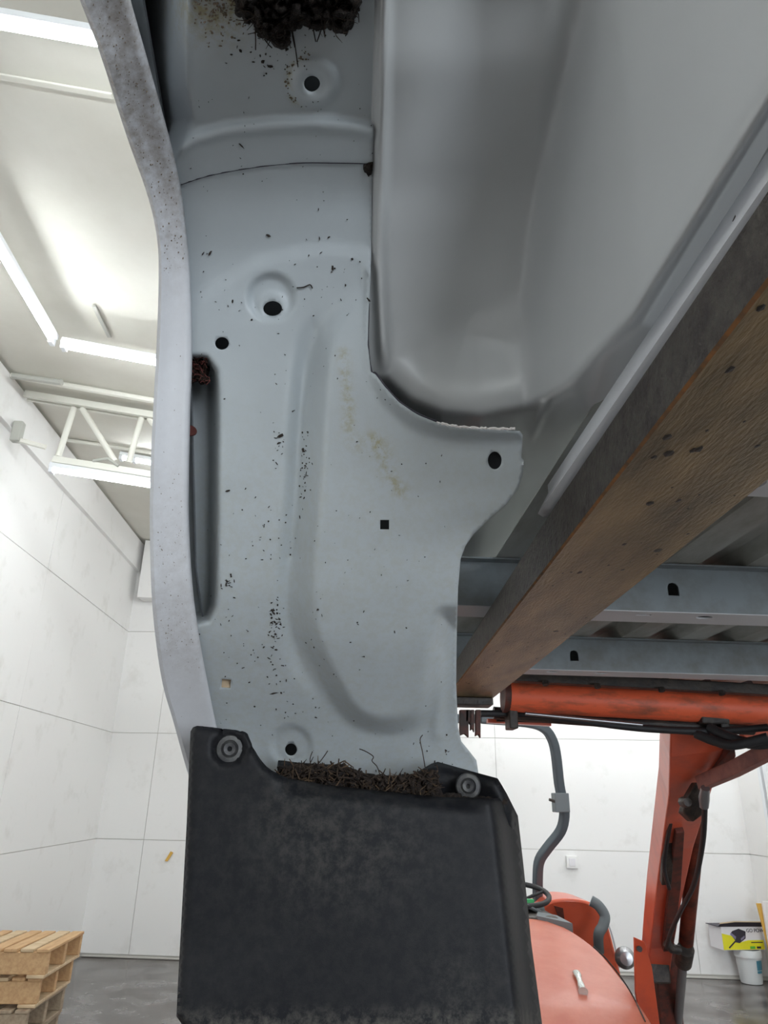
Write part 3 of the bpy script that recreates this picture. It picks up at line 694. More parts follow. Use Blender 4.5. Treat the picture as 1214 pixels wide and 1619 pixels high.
def guard_stain(V):
    x, y = V[:, 0], V[:, 1]; f = .10+0*x
    f += .9*sm((y-1580)/40)+.35*np.exp(-((x-540)/120)**2-((y-1340)/90)**2)+.25*np.exp(-((x-730)/60)**2-((y-1560)/60)**2)
    f += .2*np.exp(-((x-460)/50)**2-((y-1280)/60)**2)
    return f
gd = sheet('mud_guard', front, [], 7, lambda V: Pn(V, guard_t(V)), M_BLACKP, bed, .003, guard_stain, edge_step=4)
back = [(440, 1203), (470, 1207), (548, 1212), (585, 1232), (605, 1237), (650, 1228), (682, 1209), (692, 1206), (760, 1225), (786, 1232), (800, 1256), (812, 1280), (812, 1330), (440, 1330)]
sheet('mud_guard_back', back, [], 7, lambda V: Pn(V, 1.0+.03*sm((1240-V[:, 1])/60)+.015*(1-np.clip(seg_dist(V, back)/8, 0, 1))-.03*sm((V[:, 0]-735)/60)), M_BLACKP, bed, .003, guard_stain, edge_step=4)
def screw(x, y, t, r, name):
    c = P(x, y, t); ax = -D(x, y); ax /= np.linalg.norm(ax)
    q = MB(); q.lathe(c, ax, [(0, -.004), (r*.16, -.004), (r*.18, .002), (r*.42, .003), (r*.50, .001), (r*.55, -.001), (r*.62, .001), (r*.9, 0), (r, -.004), (r, -.010)], 36)
    q.build(name, M_SCREW, gd, smooth=True)
t_ = float(guard_t(np.array([[363., 1184.]]))[0]); screw(363, 1184, t_-.004, 22/F*t_, 'screw')
screw(740, 1243, .975, 20/F*.98, 'screw')
# return side of the guard going back to the arch
q = MB(); fr = np.array([(303, 1156), (301, 1200), (297, 1300), (290, 1430), (283, 1560), (281, 1606)], float); t0 = guard_t(fr)
a_ = Pn(fr, t0); b_ = a_+np.array([.004, .09, 0]); n = len(fr)
q.add(list(a_)+list(b_), [(i, i+1, i+1+n, i+n) for i in range(n-1)]); q.build('guard_side', M_BLACKP, gd, smooth=True, solid=.003)
fr = np.array([(817, 1290), (826, 1370), (838, 1490), (858, 1640), (862, 1700)], float); t0 = guard_t(fr); a_ = Pn(fr, t0); b_ = a_+np.array([-.004, .10, 0]); n = len(fr)
q = MB(); q.add(list(a_)+list(b_), [(i, i+1, i+1+n, i+n) for i in range(n-1)]); q.build('guard_side', M_BLACKP, gd, smooth=True, solid=.003)

# ================================================================== FORK
X1, X2 = .295, .436; zb, ztp = 1.5+.28, 1.5+.343
YH = 2.13
def fx1(y): return .222+.035*y
def fx2(y): return .366+.033*y
fk = empty('pallet_fork', ((X1+X2)/2, YH, zb), 'rusty brown steel fork tine running under the truck bed', 'fork'); bpy.context.view_layer.update()
q = MB(); sec = []
for y, zt2 in ((-.12, zb+.030), (.10, zb+.040), (.30, zb+.052), (.8, ztp), (YH-.1, ztp), (YH+.02, ztp)):
    A1, A2 = fx1(y), fx2(y); sec.append([(A1, y, zb+.002), (A1+.0025, y, zb), (A2-.003, y, zb), (A2, y, zb+.003), (A2, y, zt2), (A1+.002, y, zt2)])
k = len(sec); vs = [v for s_ in sec for v in s_]; fs = [(i*6+j, i*6+(j+1) % 6, (i+1)*6+(j+1) % 6, (i+1)*6+j) for i in range(k-1) for j in range(6)]
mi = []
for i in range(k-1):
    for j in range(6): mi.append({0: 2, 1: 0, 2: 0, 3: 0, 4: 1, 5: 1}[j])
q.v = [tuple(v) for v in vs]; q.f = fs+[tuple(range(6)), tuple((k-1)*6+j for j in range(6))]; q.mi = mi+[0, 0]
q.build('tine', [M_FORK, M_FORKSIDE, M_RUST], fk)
q = MB(); q.box(((X1+X2)/2, YH+.045, zb+.19), (X2-X1, .05, .42)); q.build('shank', M_FORKSIDE, fk, bevel=.004)
ha = P(725, 1116, 0)*0+PY(757, 1114, YH-.02)
q = MB(); q.box(((X1+X2)/2-.012, YH+.0, zb-.012), (X2-X1+.01, .07, .022)); q.build('heel_plate', M_GRIME, fk, bevel=.003)
q = MB()
for (xa, xb, ya, yb) in ((727, 741, 1122, 1166), (744, 750, 1122, 1158), (752, 760, 1122, 1167), (736, 744, 1122, 1146)):
    p = [PY(xa, ya, YH+.02), PY(xb, ya, YH+.02), PY(xb, yb, YH+.02), PY(xa+(xb-xa)*.55, yb-6, YH+.02), PY(xa, yb-3, YH+.02)]
    q = MB(); q.prism(p, (0, .02, 0)); q.build('rusty_tooth', M_DARKOR, fk, bevel=.002)

rgf = random.Random(5); q = MB()
for _ in range(70):
    y_ = rgf.uniform(.1, 1.9); x_ = rgf.uniform(fx1(y_)+.008, fx2(y_)-.008); r_ = rgf.choice([.0012, .002, .004])*rgf.uniform(.6, 1.3); a0 = rgf.uniform(0, 6)
    vs = [(x_+math.cos(a0+k)*r_*rgf.uniform(.6, 1.2), y_+math.sin(a0+k)*r_*1.7*rgf.uniform(.6, 1.2), zb-.0004) for k in range(6)]
    q.add(vs+[(x_, y_, zb-.0008)], [(k, (k+1) % 6, 6) for k in range(6)])
pit = q.build('grime_spots', M_GRIME, fk); pit['kind'] = 'stuff'
# a slim wire loop between the tine and the tub
q = MB(); q.sweep(px([(1160, 350, .50), (1172, 325, .50), (1184, 312, .495), (1200, 300, .49)], 5), .0012, n=6)
tag(q.build('wire', M_GRIME, smooth=True), 'thin black wire loop beside the fork at the right edge', 'wire')

# ================================================================== TRACTOR
tc = np.array([1.0, 4.3, 0.0])
tr = empty('tractor', tc, 'orange compact tractor with raised front loader behind the truck bed', 'tractor'); bpy.context.view_layer.update()
def PT(name, mbd, m, parent=tr, **kw): return mbd.build(name, m, parent, **kw)
# carriage bar and cross tube
a_ = P(745, 1066, 2.38); b_ = P(1290, 1096, 2.38)
q = MB(); q.sweep([a_, b_], (.035, .05), rect=True, side=(0, 0, 1)); PT('carriage_bar', q, M_GRIME, bevel=.004)
for xq in (862, 944, 1045, 1140):
    c = P(xq, 1076+(xq-838)*.055, 2.33); q = MB(); q.lathe(c, (0, -.3, -1), [(0, .012), (.011, .012), (.011, 0), (0, 0)], 8); PT('bolt', q, M_GRIME)
a_ = P(797, 1100, 2.5); b_ = P(1300, 1128, 2.5)
ct = MB(); ct.sweep([a_, a_+(b_-a_)*.02, a_+(b_-a_)*.98, b_], [.050, .054, .054, .054], n=32); cto = PT('cross_tube', ct, M_TUBEOR, smooth=True)
q = MB(); q.lathe(P(800, 1100, 2.5), (b_-a_), [(0, -.012), (.058, -.012), (.058, .0), (.052, .012)], 28); q.build('end_cap', M_DARKOR, cto, smooth=True)
# dark parts under the tube
for (pts, r_, m_) in (([(780, 1127, 2.55), (900, 1136, 2.55), (1050, 1146, 2.5), (1190, 1152, 2.5)], .022, M_GRIME),
                      ([(760, 1128, 2.5), (850, 1131, 2.5), (1000, 1150, 2.45), (1120, 1156, 2.45), (1214, 1150, 2.4)], .012, M_RUBBER),
                      ([(785, 1136, 2.6), (900, 1140, 2.6), (1010, 1152, 2.55), (1100, 1158, 2.5), (1150, 1170, 2.4)], .011, M_RUBBER),
                      ([(1100, 1160, 2.45), (1130, 1172, 2.4), (1160, 1178, 2.35), (1214, 1166, 2.3)], .016, M_RUBBER),
                      ([(1120, 1150, 2.45), (1150, 1165, 2.4), (1190, 1176, 2.35), (1230, 1172, 2.3)], .018, M_RUBBER)):
    q = MB(); q.sweep(px(pts, 6), r_, n=10); PT('hydraulic_hose', q, m_, smooth=True)
q = MB(); q.sweep([P(830, 1128, 2.44), P(1015, 1146, 2.44)], .006, n=10); PT('cylinder_rod', q, M_ROD, smooth=True)
q = MB(); q.sweep([P(770, 1140, 2.62), P(870, 1145, 2.62)], (.014, .03), rect=True); PT('red_bar', q, M_ORANGE)
for xq in (808, 1135): 
    q = MB(); q.box(P(xq, 1130, 2.5), (.03, .08, .10)); PT('bracket', q, M_GRIME, bevel=.004)
# fork / carriage second tine out of view on the right
q = MB(); q.box(P(1120, 1135, 2.5), (.10, .10, .05)); PT('bracket', q, M_GRIME, bevel=.006)
# loader arms
def arm(dx, vis=True):
    o = np.array([dx, 0, 0])
    pts = [P(1098, 1120, 2.52), P(1092, 1168, 2.62), P(1082, 1230, 2.85), P(1063, 1320, 3.2), P(1050, 1400, 3.5), P(1040, 1480, 3.8), P(1036, 1520, 3.9)]
    q = MB(); q.sweep([p+o for p in pts], [(.20, .10), (.19, .12), (.165, .13), (.14, .13), (.13, .13), (.125, .12), (.12, .12)], rect=True, side=(1, 0, 0)); PT('loader_arm', q, M_ORANGE, bevel=.006)
    q = MB(); q.sweep([P(1070, 1300, 3.02)+o, P(1062, 1390, 3.38)+o, P(1052, 1490, 3.74)+o], [(.035, .09), (.055, .09), (.05, .09)], rect=True, side=(1, 0, 0)); PT('arm_shaded_side', q, M_DARKOR, bevel=.003)  # dark red strip paints the shade on the arm's right face
    q = MB(); q.prism([P(1003, 1482, 3.75)+o, P(1019, 1489, 3.75)+o, P(1031, 1530, 3.75)+o, P(1046, 1640, 3.75)+o, P(1018, 1640, 3.75)+o, P(1005, 1570, 3.75)+o], (0, .02, 0)); PT('post_plate', q, M_ORANGE, bevel=.003)
    q = MB(); q.sweep([P(1046, 1490, 3.95)+o, P(1052, 1560, 3.97)+o, P(1062, 1700, 4.0)+o], (.13, .12), rect=True, side=(1, 0, 0)); PT('loader_post', q, M_DARKOR, bevel=.005)
    q = MB(); q.box(P(1038, 1520, 3.84)+o, (.12, .05, .20)); PT('pivot_cover', q, M_GRIME, bevel=.01)
    q = MB(); q.lathe(P(1010, 1500, 3.74)+o, (0, 1, 0), [(0, -.012), (.014, -.012), (.014, .0), (0, .0)], 12); PT('pivot_pin', q, M_GRIME)
    q = MB(); pt = px([(1103, 1275, 3.05), (1098, 1340, 3.25), (1083, 1505, 3.7)], 2); q.sweep(pt, [.036]*len(pt), n=20); cy = PT('lift_cylinder', q, mat('grimy_orange_cylinder', (.34, .07, .035), .45, col2=(.09, .03, .02), nscale=7), smooth=True)
    return cy
q = MB(); q.sweep([P(1084, 1500, 3.62), P(1080, 1522, 3.68)], .042, n=18); PT('cylinder_gland', q, M_GRIME, smooth=True)
q = MB(); q.sweep([P(1080, 1515, 3.7), P(1070, 1640, 4.0)], .023, n=16); PT('cylinder_rod', q, M_ROD, smooth=True)
arm(0); arm(-1.0)
q = MB(); q.sweep([P(1062, 1292, 3.02), P(1056, 1340, 3.15), P(1052, 1395, 3.25)], [(.045, .03)]*3, rect=True, side=(1, 0, 0)); PT('arm_slot_bar', q, M_GRIME, bevel=.004)
q = MB(); q.sweep(px([(1060, 1300, 2.98), (1052, 1345, 3.1), (1050, 1375, 3.15), (1058, 1405, 3.25)], 5), .009, n=8); PT('hydraulic_hose', q, M_RUBBER, smooth=True)
# knee bracket, link bars, hose
q = MB(); q.prism([P(1102, 1236, 2.68), P(1112, 1245, 2.68), P(1110, 1290, 2.72), P(1096, 1300, 2.75), P(1080, 1285, 2.75), P(1088, 1260, 2.7)], (0, .05, 0)); PT('knee_bracket', q, M_GRIME, bevel=.005)
q = MB(); q.lathe(P(1080, 1268, 2.72), (-.1, -1, 0), [(0, .05), (.016, .05), (.020, .035), (.020, 0), (0, 0)], 9); PT('pivot_pin', q, M_GRIME, smooth=True)
q = MB(); q.sweep([P(1108, 1238, 2.66), P(1160, 1216, 2.5), P(1290, 1148, 2.2)], (.050, .04), rect=True, side=(0, 0, 1)); PT('link_bar', q, mat('faded_link_paint', (.34, .13, .10), .5, col2=(.18, .07, .06), nscale=12), bevel=.004)
q = MB(); q.prism([P(1103, 1230, 2.74), P(1110, 1240, 2.74), P(1150, 1215, 2.6), P(1164, 1196, 2.55), P(1162, 1180, 2.5), P(1178, 1165, 2.5), P(1160, 1160, 2.5), P(1140, 1190, 2.6)], (0, .05, 0)); PT('link_plate', q, M_DARKOR, bevel=.004)
q = MB(); q.prism([P(1160, 1138, 2.6), P(1250, 1130, 2.6), P(1250, 1172, 2.6), P(1180, 1170, 2.6)], (0, .03, 0)); PT('quick_hitch_plate', q, M_HOOD, bevel=.004)
q = MB(); q.sweep([P(1115, 1246, 2.6), P(1113, 1262, 2.62), P(1113, 1276, 2.63)], [.016, .020, .016], n=12); PT('hose_fitting', q, M_ROD, smooth=True)
q = MB(); q.sweep(px([(1114, 1274, 2.63), (1111, 1330, 2.8), (1098, 1395, 3.05), (1076, 1440, 3.3), (1060, 1475, 3.5), (1054, 1498, 3.6)], 6), .0105, n=10); PT('hydraulic_hose', q, M_RUBBER, smooth=True)
q = MB(); q.sweep([P(1054, 1490, 3.6), P(1062, 1500, 3.6), P(1075, 1502, 3.6)], .022, n=10); PT('hose_elbow', q, M_GRIME, smooth=True)
# hood: lofted sections, shoulder line taken through real 3D points
sh = [(860, 1450, 4.55), (905, 1472, 4.25), (948, 1503, 3.95), (983, 1543, 3.68), (1010, 1580, 3.45), (1036, 1622, 3.25), (1058, 1668, 3.1), (1066, 1720, 3.02)]
shp = spline([P(*s_) for s_ in sh], 4); HC = .93
q = MB(); rows = []; prof = [(-1, -.42), (-1.02, -.2), (-1.0, -.03), (-.96, .0), (-.80, .018), (-.5, .028), (0, .034), (.5, .028), (.80, .018), (.96, .0), (1.0, -.03), (1.02, -.2), (1, -.42)]
for i, p in enumerate(shp):
    hw = p[0]-HC; s_ = i/(len(shp)-1)
    rows.append([(HC+hw*u, p[1], p[2]+v if v > 0 else p[2]+v) for u, v in prof])
# close the nose
p = shp[-1]; rows.append([(HC+(p[0]-HC)*u*.97, p[1]-.03, min(p[2]-.03, p[2]+v)) for u, v in prof])
n = len(prof); vs = [v for r_ in rows for v in r_]
q.add(vs, [(j*n+i, j*n+i+1, (j+1)*n+i+1, (j+1)*n+i) for j in range(len(rows)-1) for i in range(n-1)])
hood = PT('hood', q, M_HOOD, smooth=True, solid=.004)
def hood_top(x, y, off=0.0):
    lo, hi = 2.6, 5.2; V0 = D(x, y); ts = np.linspace(lo, hi, 400); best = None
    ysh = np.array([p[1] for p in shp])[::-1]; zsh = np.array([p[2] for p in shp])[::-1]; xsh = np.array([p[0] for p in shp])[::-1]
    for t in ts:
        p = CAM+t*V0
        if p[1] < ysh[0] or p[1] > ysh[-1]: continue
        z0 = np.interp(p[1], ysh, zsh); hw = np.interp(p[1], ysh, xsh)-HC; u = abs(p[0]-HC)/hw
        if u > 1: continue
        v = np.interp(u, [0, .5, .8, .96, 1], [.034, .028, .018, 0, -.03])
        if p[2] <= z0+v+off: return t
    return 3.4
lt = hood_top(917, 1553)
cl = P(917, 1553, lt-.02)
e1 = P(911, 1538, hood_top(911, 1538)-.03); e2 = P(922, 1568, hood_top(922, 1568)-.03)
q = MB(); q.sweep(spline([e1, (e1*2+e2)/3+np.array([0, 0, .006]), (e1+e2*2)/3, e2], 3), [(.020, .014)]*3+[(.014, .012)]*3+[(.018, .016)]*3+[(.024, .020)], n=14, side=(1, 0, 0)); PT('latch', q, M_CHROME, hood, smooth=True)
q = MB(); sp = [(938, 1497), (960, 1518), (985, 1550), (1003, 1580), (1020, 1615)]
q.sweep([P(x, y, hood_top(x, y)-.012) for x, y in smooth2(sp, 4)], .0035, n=6); PT('hood_seam', q, M_GRIME, hood)
q = MB(); q.sweep([P(855+i*20, 1576+((i-4)**2)*.25, hood_top(855+i*20, 1576)-.000) for i in range(8)], .003, n=6); PT('hood_crease', q, M_HOOD, hood, smooth=True)
q = MB(); p = shp[0]; cw_ = p[0]-HC
q.add([(HC-cw_, p[1]-.02, p[2]+.012), (HC-cw_*.7, p[1]-.02, p[2]+.07), (HC, p[1]-.02, p[2]+.105), (HC+cw_*.7, p[1]-.02, p[2]+.07), (HC+cw_, p[1]-.02, p[2]+.012),
       (HC-cw_, p[1]+.30, p[2]+.03), (HC-cw_*.7, p[1]+.30, p[2]+.09), (HC, p[1]+.30, p[2]+.13), (HC+cw_*.7, p[1]+.30, p[2]+.09), (HC+cw_, p[1]+.30, p[2]+.03)], [(i, i+1, i+6, i+5) for i in range(4)])
PT('cowl', q, M_GREYP, smooth=True, solid=.02)
q = MB(); q.prism([P(848, 1448, 4.4), P(905, 1460, 4.3), P(880, 1447, 4.5), P(850, 1441, 4.5)], (0, 0, -.06)); PT('cowl_edge', q, M_GREYP)
# fender behind the hood
fo = smooth2([(855, 1500), (853, 1460), (862, 1430), (890, 1421), (925, 1424), (948, 1436), (962, 1464), (972, 1500), (982, 1540)], 4)+[(982, 1600), (855, 1600)]
q = MB(); q.prism([P(x, y, 4.95) for x, y in fo], (0, .42, .0)); fe = PT('fender', q, M_ORANGE, bevel=.02, smooth=True)
fo2 = [P(x, y, 4.9) for x, y in smooth2([(948, 1436), (963, 1464), (973, 1500), (979, 1530)], 4)]
q = MB(); q.sweep(fo2, .006, n=8); q.build('fender_edge', M_CARTON, fe, smooth=True)
q = MB(); q.prism([P(876, 1432, 4.9), P(890, 1436, 4.9), P(893, 1458, 4.9), P(884, 1452, 4.9)], (0, .01, 0)); q.build('decal', M_DARKOR, fe)
q = MB(); q.sweep(px([(934, 1424, 4.8), (946, 1432, 4.78), (956, 1448, 4.75), (953, 1464, 4.72), (946, 1478, 4.7), (947, 1505, 4.7)], 5), (.034, .024), n=12); PT('grab_handle', q, M_GREYP, smooth=True)
q = MB(); lc = P(989, 1515, 4.6); q.lathe(lc, (-.2, -1, .1), [(0, .04), (.04, .035), (.062, .0), (.066, -.03), (.04, -.09), (0, -.10)], 24); PT('work_light', q, M_ROD, smooth=True)
# steering wheel
swc = P(822, 1414, 4.75); ax = np.array([0, -.25, 1.]); ax /= np.linalg.norm(ax)
U = np.array([1., 0, 0]); V_ = np.cross(ax, U)
ring = [swc+(U*math.cos(a)+V_*math.sin(a))*.19 for a in np.linspace(0, 2*PI, 41)]
q = MB(); q.sweep(ring, .017, n=10, cap=False, side=ax); sw = PT('steering_wheel', q, M_RUBBER, smooth=True)
for a in (0.3, 2.4, 4.5):
    q = MB(); q.sweep([swc-ax*.04, swc+(U*math.cos(a)+V_*math.sin(a))*.18], .010, n=8); q.build('spoke', M_RUBBER, sw, smooth=True)
q = MB(); q.sweep([swc-ax*.02, swc-ax*.40], [.04, .05], n=14); q.build('column', M_GREYP, sw, smooth=True)
q = MB(); q.box(P(838, 1428, 4.6), (.05, .03, .05)); PT('dash_switch', q, M_GREENSW, bevel=.006)
q = MB(); q.box(P(845, 1444, 4.7), (.12, .10, .09)); PT('dash', q, M_GREYP, bevel=.01)
# roll bar
rp = [(760, 1137, 5.2), (832, 1143, 5.2), (860, 1152, 5.2), (873, 1170, 5.2), (879, 1195, 5.2), (884, 1240, 5.2), (890, 1270, 5.2), (892, 1290, 5.2), (886, 1314, 5.2), (866, 1340, 5.2), (853, 1360, 5.2), (850, 1385, 5.2), (850, 1430, 5.2), (850, 1460, 5.2)]
q = MB(); w_ = px(rp, 4); q.sweep(w_, (.062, .062), rect=True, side=(0, 1, 0)); PT('roll_bar', q, M_ROPS, bevel=.012)
cxm = .93; q = MB(); q.sweep([np.array([2*cxm-.55-p[0]*0-(p[0]-0)*1.0+.0, p[1], p[2]]) for p in w_], (.062, .062), rect=True, side=(0, 1, 0)); PT('roll_bar', q, M_ROPS, bevel=.012)
m0 = w_[0]; q = MB(); q.sweep([m0, [2*cxm-.55-m0[0], m0[1], m0[2]]], (.062, .062), rect=True, side=(0, 1, 0)); PT('roll_bar_top', q, M_ROPS, bevel=.012)
q = MB(); q.box(P(886, 1269, 5.15), (.105, .10, .13)); PT('roll_bar_clamp', q, M_GREYP, bevel=.006)
q = MB(); q.sweep([P(868, 1264, 5.12), P(880, 1268, 5.12)], .010, n=8); PT('clamp_pin', q, M_GRIME, smooth=True)
# chassis and wheels below the frame, carrying the machine on the floor
q = MB(); q.box((HC, 4.4, .42), (.38, 1.8, .22)); PT('chassis', q, M_GRIME, bevel=.02)
def wheel(x, y, r, wd):
    q = MB(); q.lathe((x-wd/2, y, r+.004), (1, 0, 0), [(r*.5, 0), (r*.9, 0), (r, wd*.15), (r, wd*.85), (r*.9, wd), (r*.5, wd)], 40); wo = PT('tyre', q, M_RUBBER, smooth=True)
    q = MB(); q.lathe((x-wd/2+.02, y, r+.004), (1, 0, 0), [(0, .03), (r*.35, .03), (r*.52, 0), (r*.52, wd-.04), (0, wd-.06)], 30); q.build('rim', M_ORANGE, wo, smooth=True)
wheel(.45, 3.35, .30, .22); wheel(1.38, 3.45, .26, .20)
wheel(.30, 6.05, .42, .30); wheel(1.60, 6.05, .42, .30)
q = MB(); q.box((HC, 5.4, .75), (.9, .9, .18)); PT('seat_deck', q, M_GRIME, bevel=.02)

# ================================================================== DEBRIS
def surf_t(x, y): return float(panel_t(np.array([[float(x), float(y)]]))[0])
def sticks(name, n, fpos, lmin, lmax, r, m, label, cat, spread=1.0, bend=.25, flat=.0, seed=1):
    rg = random.Random(seed); q = MB()
    for _ in range(n):
        c = np.array(fpos(rg)); d = np.array([rg.gauss(0, 1), rg.gauss(0, .6)*spread, rg.gauss(0, .7)]); d /= np.linalg.norm(d)+1e-9
        L = rg.uniform(lmin, lmax); k = np.array([rg.gauss(0, 1), rg.gauss(0, 1), rg.gauss(0, 1)])*L*bend*.4
        q.sweep([c-d*L/2, c+k, c+d*L/2], [r*rg.uniform(.5, 1), r*rg.uniform(.8, 1.3), r*.4], n=4, mi=rg.choice([0, 0, 1]) if isinstance(m, list) else 0)
    o = q.build(name, m); return tag(o, label, cat, kind='stuff')
def blob(name, poly, tf, h, m, label, cat, step=6, seed=0):
    from mathutils import noise as mn
    sd = seed*7.3+len(name)
    def mp(V):
        e_ = seg_dist(V, poly_r); n_ = np.array([mn.fractal(Vector((v[0]/9+sd, v[1]/9, sd)), .6, 2.1, 4) for v in V])
        return Pn(V, tf(V)-h*np.sqrt(np.clip(e_/22, 0, 1))*(1+1.3*n_))
    poly_r = poly
    o = sheet(name, poly, [], step, mp, m, None, .002, smooth=True, edge_step=4)
    return tag(o, label, cat, kind='stuff')
def ragged(poly, amp, seed):
    rg = random.Random(seed); return [(x+rg.uniform(-amp, amp), y+rg.uniform(-amp, amp)) for x, y in resample(poly, 5)]
nest = ragged([(372, -55), (572, -55), (568, 12), (556, 42), (546, 54), (528, 50), (518, 44), (500, 50), (494, 46), (478, 40), (470, 46), (458, 50), (458, 68), (452, 78), (436, 74), (420, 60), (408, 56), (402, 36), (388, 34), (374, 22)], 3, 3)
blob('dirt_clump', nest, lambda V: panel_t(V)-.001, .022, M_SOIL, 'dark clump of soil and roots clinging to the top of the wheel arch', 'dirt')
def npos(rg):
    for _ in range(50):
        x, y = rg.uniform(372, 572), rg.uniform(-40, 72)
        if in_poly(np.array([[x, y]]), nest)[0]: return P(x, y, surf_t(x, y)-rg.uniform(.004, .026))
    return P(470, 10, surf_t(470, 10)-.01)
sticks('root_fibres', 420, npos, .006, .022, .00045, [M_SOIL, M_TWIG], 'thin root fibres bristling from the soil clump at the top', 'roots', seed=4)
q = MB()
for pl in ([(403, 36), (404, 60), (404, 79)], [(461, 44), (466, 70), (471, 106)], [(418, 62), (424, 70), (430, 76)], [(495, 44), (497, 56), (499, 66)], [(508, 46), (504, 58), (501, 66)], [(552, 42), (549, 52), (546, 57)], [(462, 42), (459, 36), (463, 60), (466, 75)]):
    q.sweep([P(x, y, surf_t(x, y)-.006) for x, y in smooth2(pl, 4)], .0006, n=5)
tag(q.build('hanging_roots', M_SOIL, smooth=True), 'long dark root strands hanging below the soil clump', 'roots', kind='stuff')
# leaf litter in the pocket behind the lip, brown leaf, seam clod
blob('leaf_nest', ragged([(300, 562), (318, 560), (328, 572), (331, 592), (324, 606), (312, 604), (300, 612)], 3, 5), lambda V: tp(V[:, 1])+.045, .016, M_LEAFN, 'reddish brown leaf litter lodged in the pocket behind the lip', 'debris')
sticks('leaf_nest_fibres', 60, lambda rg: P(rg.uniform(303, 330), rg.uniform(565, 604), .915+rg.uniform(0, .012)), .005, .014, .0007, [M_LEAF, M_TWIG], 'twiggy fibres in the litter lodged behind the lip', 'debris', seed=9)
q = MB(); q.prism([P(x, y, tp(680.)+.04) for x, y in smooth2([(298, 672), (306, 674), (311, 680), (308, 687), (298, 689)], 3)], (0, .002, 0)); tag(q.build('dead_leaf', M_LEAF), 'small red brown dead leaf poking out behind the lip', 'leaf')
blob('seam_clod', ragged([(575, 259), (588, 258), (588, 276), (583, 278), (577, 270)], 1.5, 8), lambda V: panel_t(V)-.001, .006, M_SOIL, 'small dark clod of dirt at the seam beside the wheel tub', 'dirt', step=3)
# soil trough behind the mud guard
pile = ragged([(438, 1212), (470, 1212), (500, 1209), (545, 1212), (585, 1226), (620, 1228), (650, 1225), (668, 1218), (690, 1216), (700, 1255), (760, 1258), (800, 1262), (800, 1290), (438, 1290)], 2.5, 11)
blob('soil_pile', pile, lambda V: .985-.012*sm((V[:, 1]-1215)/30)+0*V[:, 0], .008, M_SOIL, 'dark soil packed in the trough on top of the mud guard', 'soil', step=5)
def ppos(rg):
    x = rg.uniform(445, 692); yb = np.interp(x, [440, 455, 520, 600, 700], [1216, 1230, 1243, 1252, 1262]); yt = np.interp(x, [440, 470, 540, 590, 650, 692], [1212, 1210, 1210, 1228, 1226, 1212])
    y = rg.uniform(yt, max(yt+3, yb+3)); return P(x, y, rg.uniform(.955, .975))
sticks('twig_litter', 380, ppos, .008, .030, .0009, [M_TWIG, M_TWIGL], 'pile of dry twigs and straw on the soil behind the mud guard', 'twigs', seed=21)
sticks('bark_bits', 340, ppos, .006, .015, .0020, [M_SOIL, M_TWIG], 'dark bark bits among the twigs behind the mud guard', 'bark', seed=22)
q = MB()
for pl in ([(492, 1214), (490, 1200), (494, 1188)], [(503, 1208), (512, 1196), (518, 1187)], [(601, 1226), (596, 1212), (588, 1203), (590, 1196), (578, 1188), (568, 1184)], [(672, 1214), (668, 1190), (664, 1170), (668, 1162)], [(480, 1216), (520, 1212), (556, 1214)], [(640, 1240), (660, 1226), (680, 1222), (684, 1250)]):
    q.sweep([P(x, y, .985) for x, y in smooth2(pl, 4)], .0007, n=5)
tag(q.build('long_rootlets', M_TWIG, smooth=True), 'long thin rootlets standing up from the litter', 'roots', kind='stuff')
# specks stuck on the arch panel
q = MB(); rg = random.Random(31)
def speck(x, y, s_, el=1.0, mi=0):
    if in_poly(np.array([[x, y]]), panel_poly)[0] == False: return
    if any(in_poly(np.array([[x, y]]), h)[0] for h in holes): return
    t = surf_t(x, y)-.0016; a = rg.uniform(0, PI); n = 5; vs = []
    for k in range(n):
        b = 2*PI*k/n; rr = s_*rg.uniform(.6, 1.2); dx = math.cos(b)*rr*el; dy = math.sin(b)*rr/el
        vs.append(P(x+dx*math.cos(a)-dy*math.sin(a), y+dx*math.sin(a)+dy*math.cos(a), t))
    top = P(x, y, t-.0008); q.add(vs+[top], [(k, (k+1) % n, n) for k in range(n)], mi)
for _ in range(260): speck(rg.uniform(300, 720), rg.uniform(90, 1230), rg.uniform(.5, 1.5), rg.choice([1, 1.3, 1.8]))
for cx, cy, sx, sy, n in ((435, 985, 5, 18, 55), (482, 735, 4, 22, 40), (440, 700, 7, 14, 16), (360, 925, 8, 6, 14), (425, 850, 20, 30, 22), (395, 1010, 25, 40, 30), (540, 430, 30, 30, 16), (365, 480, 20, 20, 8), (445, 1080, 20, 50, 20), (420, 80, 40, 20, 20), (440, 100, 30, 15, 14), (690, 1200, 20, 20, 14), (500, 1000, 10, 40, 12)):
    for _ in range(n): speck(rg.gauss(cx, sx), rg.gauss(cy, sy), rg.uniform(.7, 2.2), rg.choice([1, 1.4, 2.0]))
for x, y, s_, el in ((526, 424, 4, 1.5), (480, 712, 4, 1.3), (431, 965, 3.4, 1.3), (463, 650, 2.5, 2), (332, 400, 3, 1.6), (321, 401, 2.5, 2), (415, 97, 4, 1.2), (427, 105, 4, 1.2), (380, 80, 3, 1.3), (380, 229, 4, 3), (424, 372, 4, 1.4), (520, 375, 2.5, 1.5), (433, 1096, 4, 2.2), (583, 474, 3, 1.8), (443, 689, 4, 1.4), (360, 776, 3, 1.6), (474, 818, 3, 1.8), (270, 955, 3, 1.6)):
    speck(x, y, s_, el)
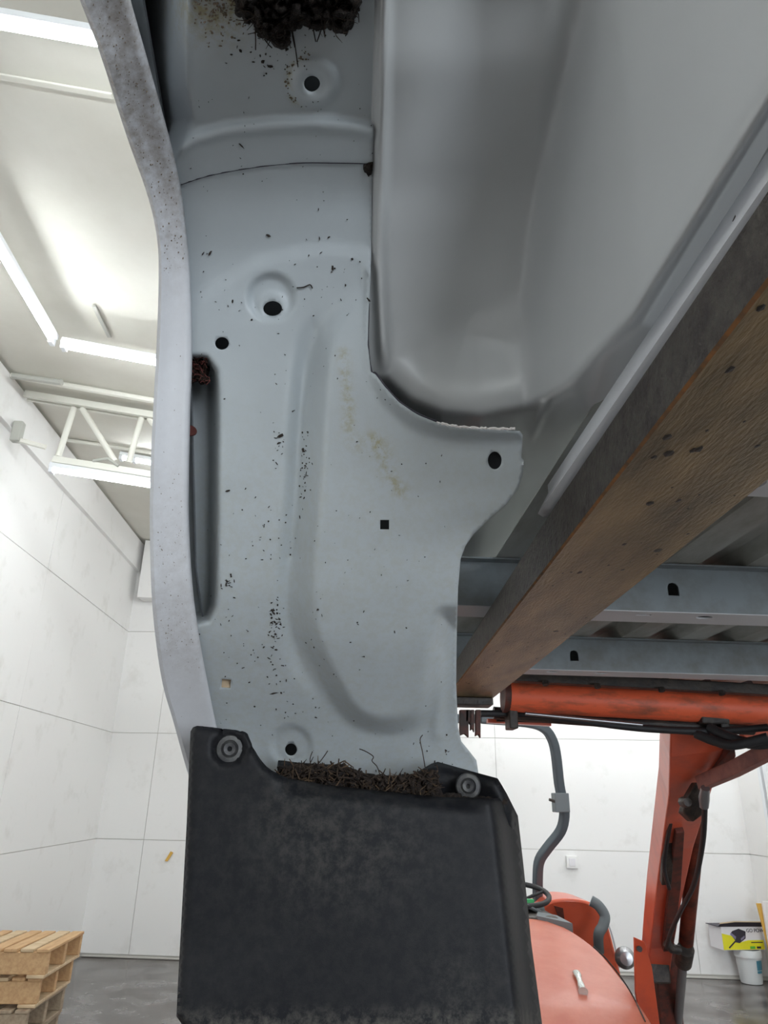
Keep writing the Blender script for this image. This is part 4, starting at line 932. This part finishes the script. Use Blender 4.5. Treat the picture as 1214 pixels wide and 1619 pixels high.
tag(q.build('dirt_specks', M_SPECK), 'tiny dark dirt specks stuck over the grey arch panel', 'dirt', kind='stuff')
q = MB()
for _ in range(520):
    x = rg.gauss(350, 34); y = abs(rg.gauss(0, 34))-30
    if x < 305 or x > 440: continue
    speck(x, y, rg.uniform(1.0, 2.8), rg.choice([1, 1.5]))
for _ in range(50): 
    a = rg.uniform(PI*.55, PI*1.3); rr = rg.gauss(43, 3); speck(497+math.cos(a)*rr, 130-math.sin(a)*rr, rg.uniform(.8, 2.2))
q2 = MB()
def lipspeck(x, y, s_):
    t = float(tp(y))-.028; n = 5; a = rg.uniform(0, PI); vs = []
    xi_ = float(np.interp(y, LI[:, 1], LI[:, 0])); xo_ = float(np.interp(y, LO[:, 1], LO[:, 0])); u = (x-xi_)/(xo_-xi_)
    t = float(tp(y))-.004-.018*u+.004*math.sin(u*PI)-.0016
    for k in range(n):
        b = 2*PI*k/n+a; r_ = s_*rg.uniform(.5, 1.2); vs.append(P(x+math.cos(b)*r_, y+math.sin(b)*r_*1.4, t))
    q2.add(vs+[P(x, y, t-.0004)], [(k, (k+1) % n, n) for k in range(n)])
for _ in range(420):
    y = rg.choice([rg.uniform(0, 430), rg.uniform(0, 430), rg.uniform(0, 430), rg.gauss(880, 50), rg.gauss(1010, 25)]) if rg.random() < .85 else rg.uniform(0, 1150)
    u = rg.uniform(.12, .86); x = np.interp(y, LI[:, 1], LI[:, 0])*(1-u)+np.interp(y, LO[:, 1], LO[:, 0])*u
    lipspeck(float(x), y, rg.choice([.5, .7, .9, 1.3])*(1 if y < 450 else .6))
tag(q2.build('lip_grime', M_TANDIRT), 'brown grime flecks dotted over the fender lip', 'dirt', kind='stuff')
tag(q.build('dust_crust', M_TANDIRT), 'tan dried dust crust beside the soil clump', 'dust', kind='stuff')
q = MB(); q.sweep([P(x, y, surf_t(x, y)-.003) for x, y in smooth2([(469, 455), (480, 454), (490, 450), (494, 456)], 3)], .0008, n=5)
tag(q.build('twig', M_SPECK), 'small dark twig stuck beside the dimpled drain hole', 'twig')
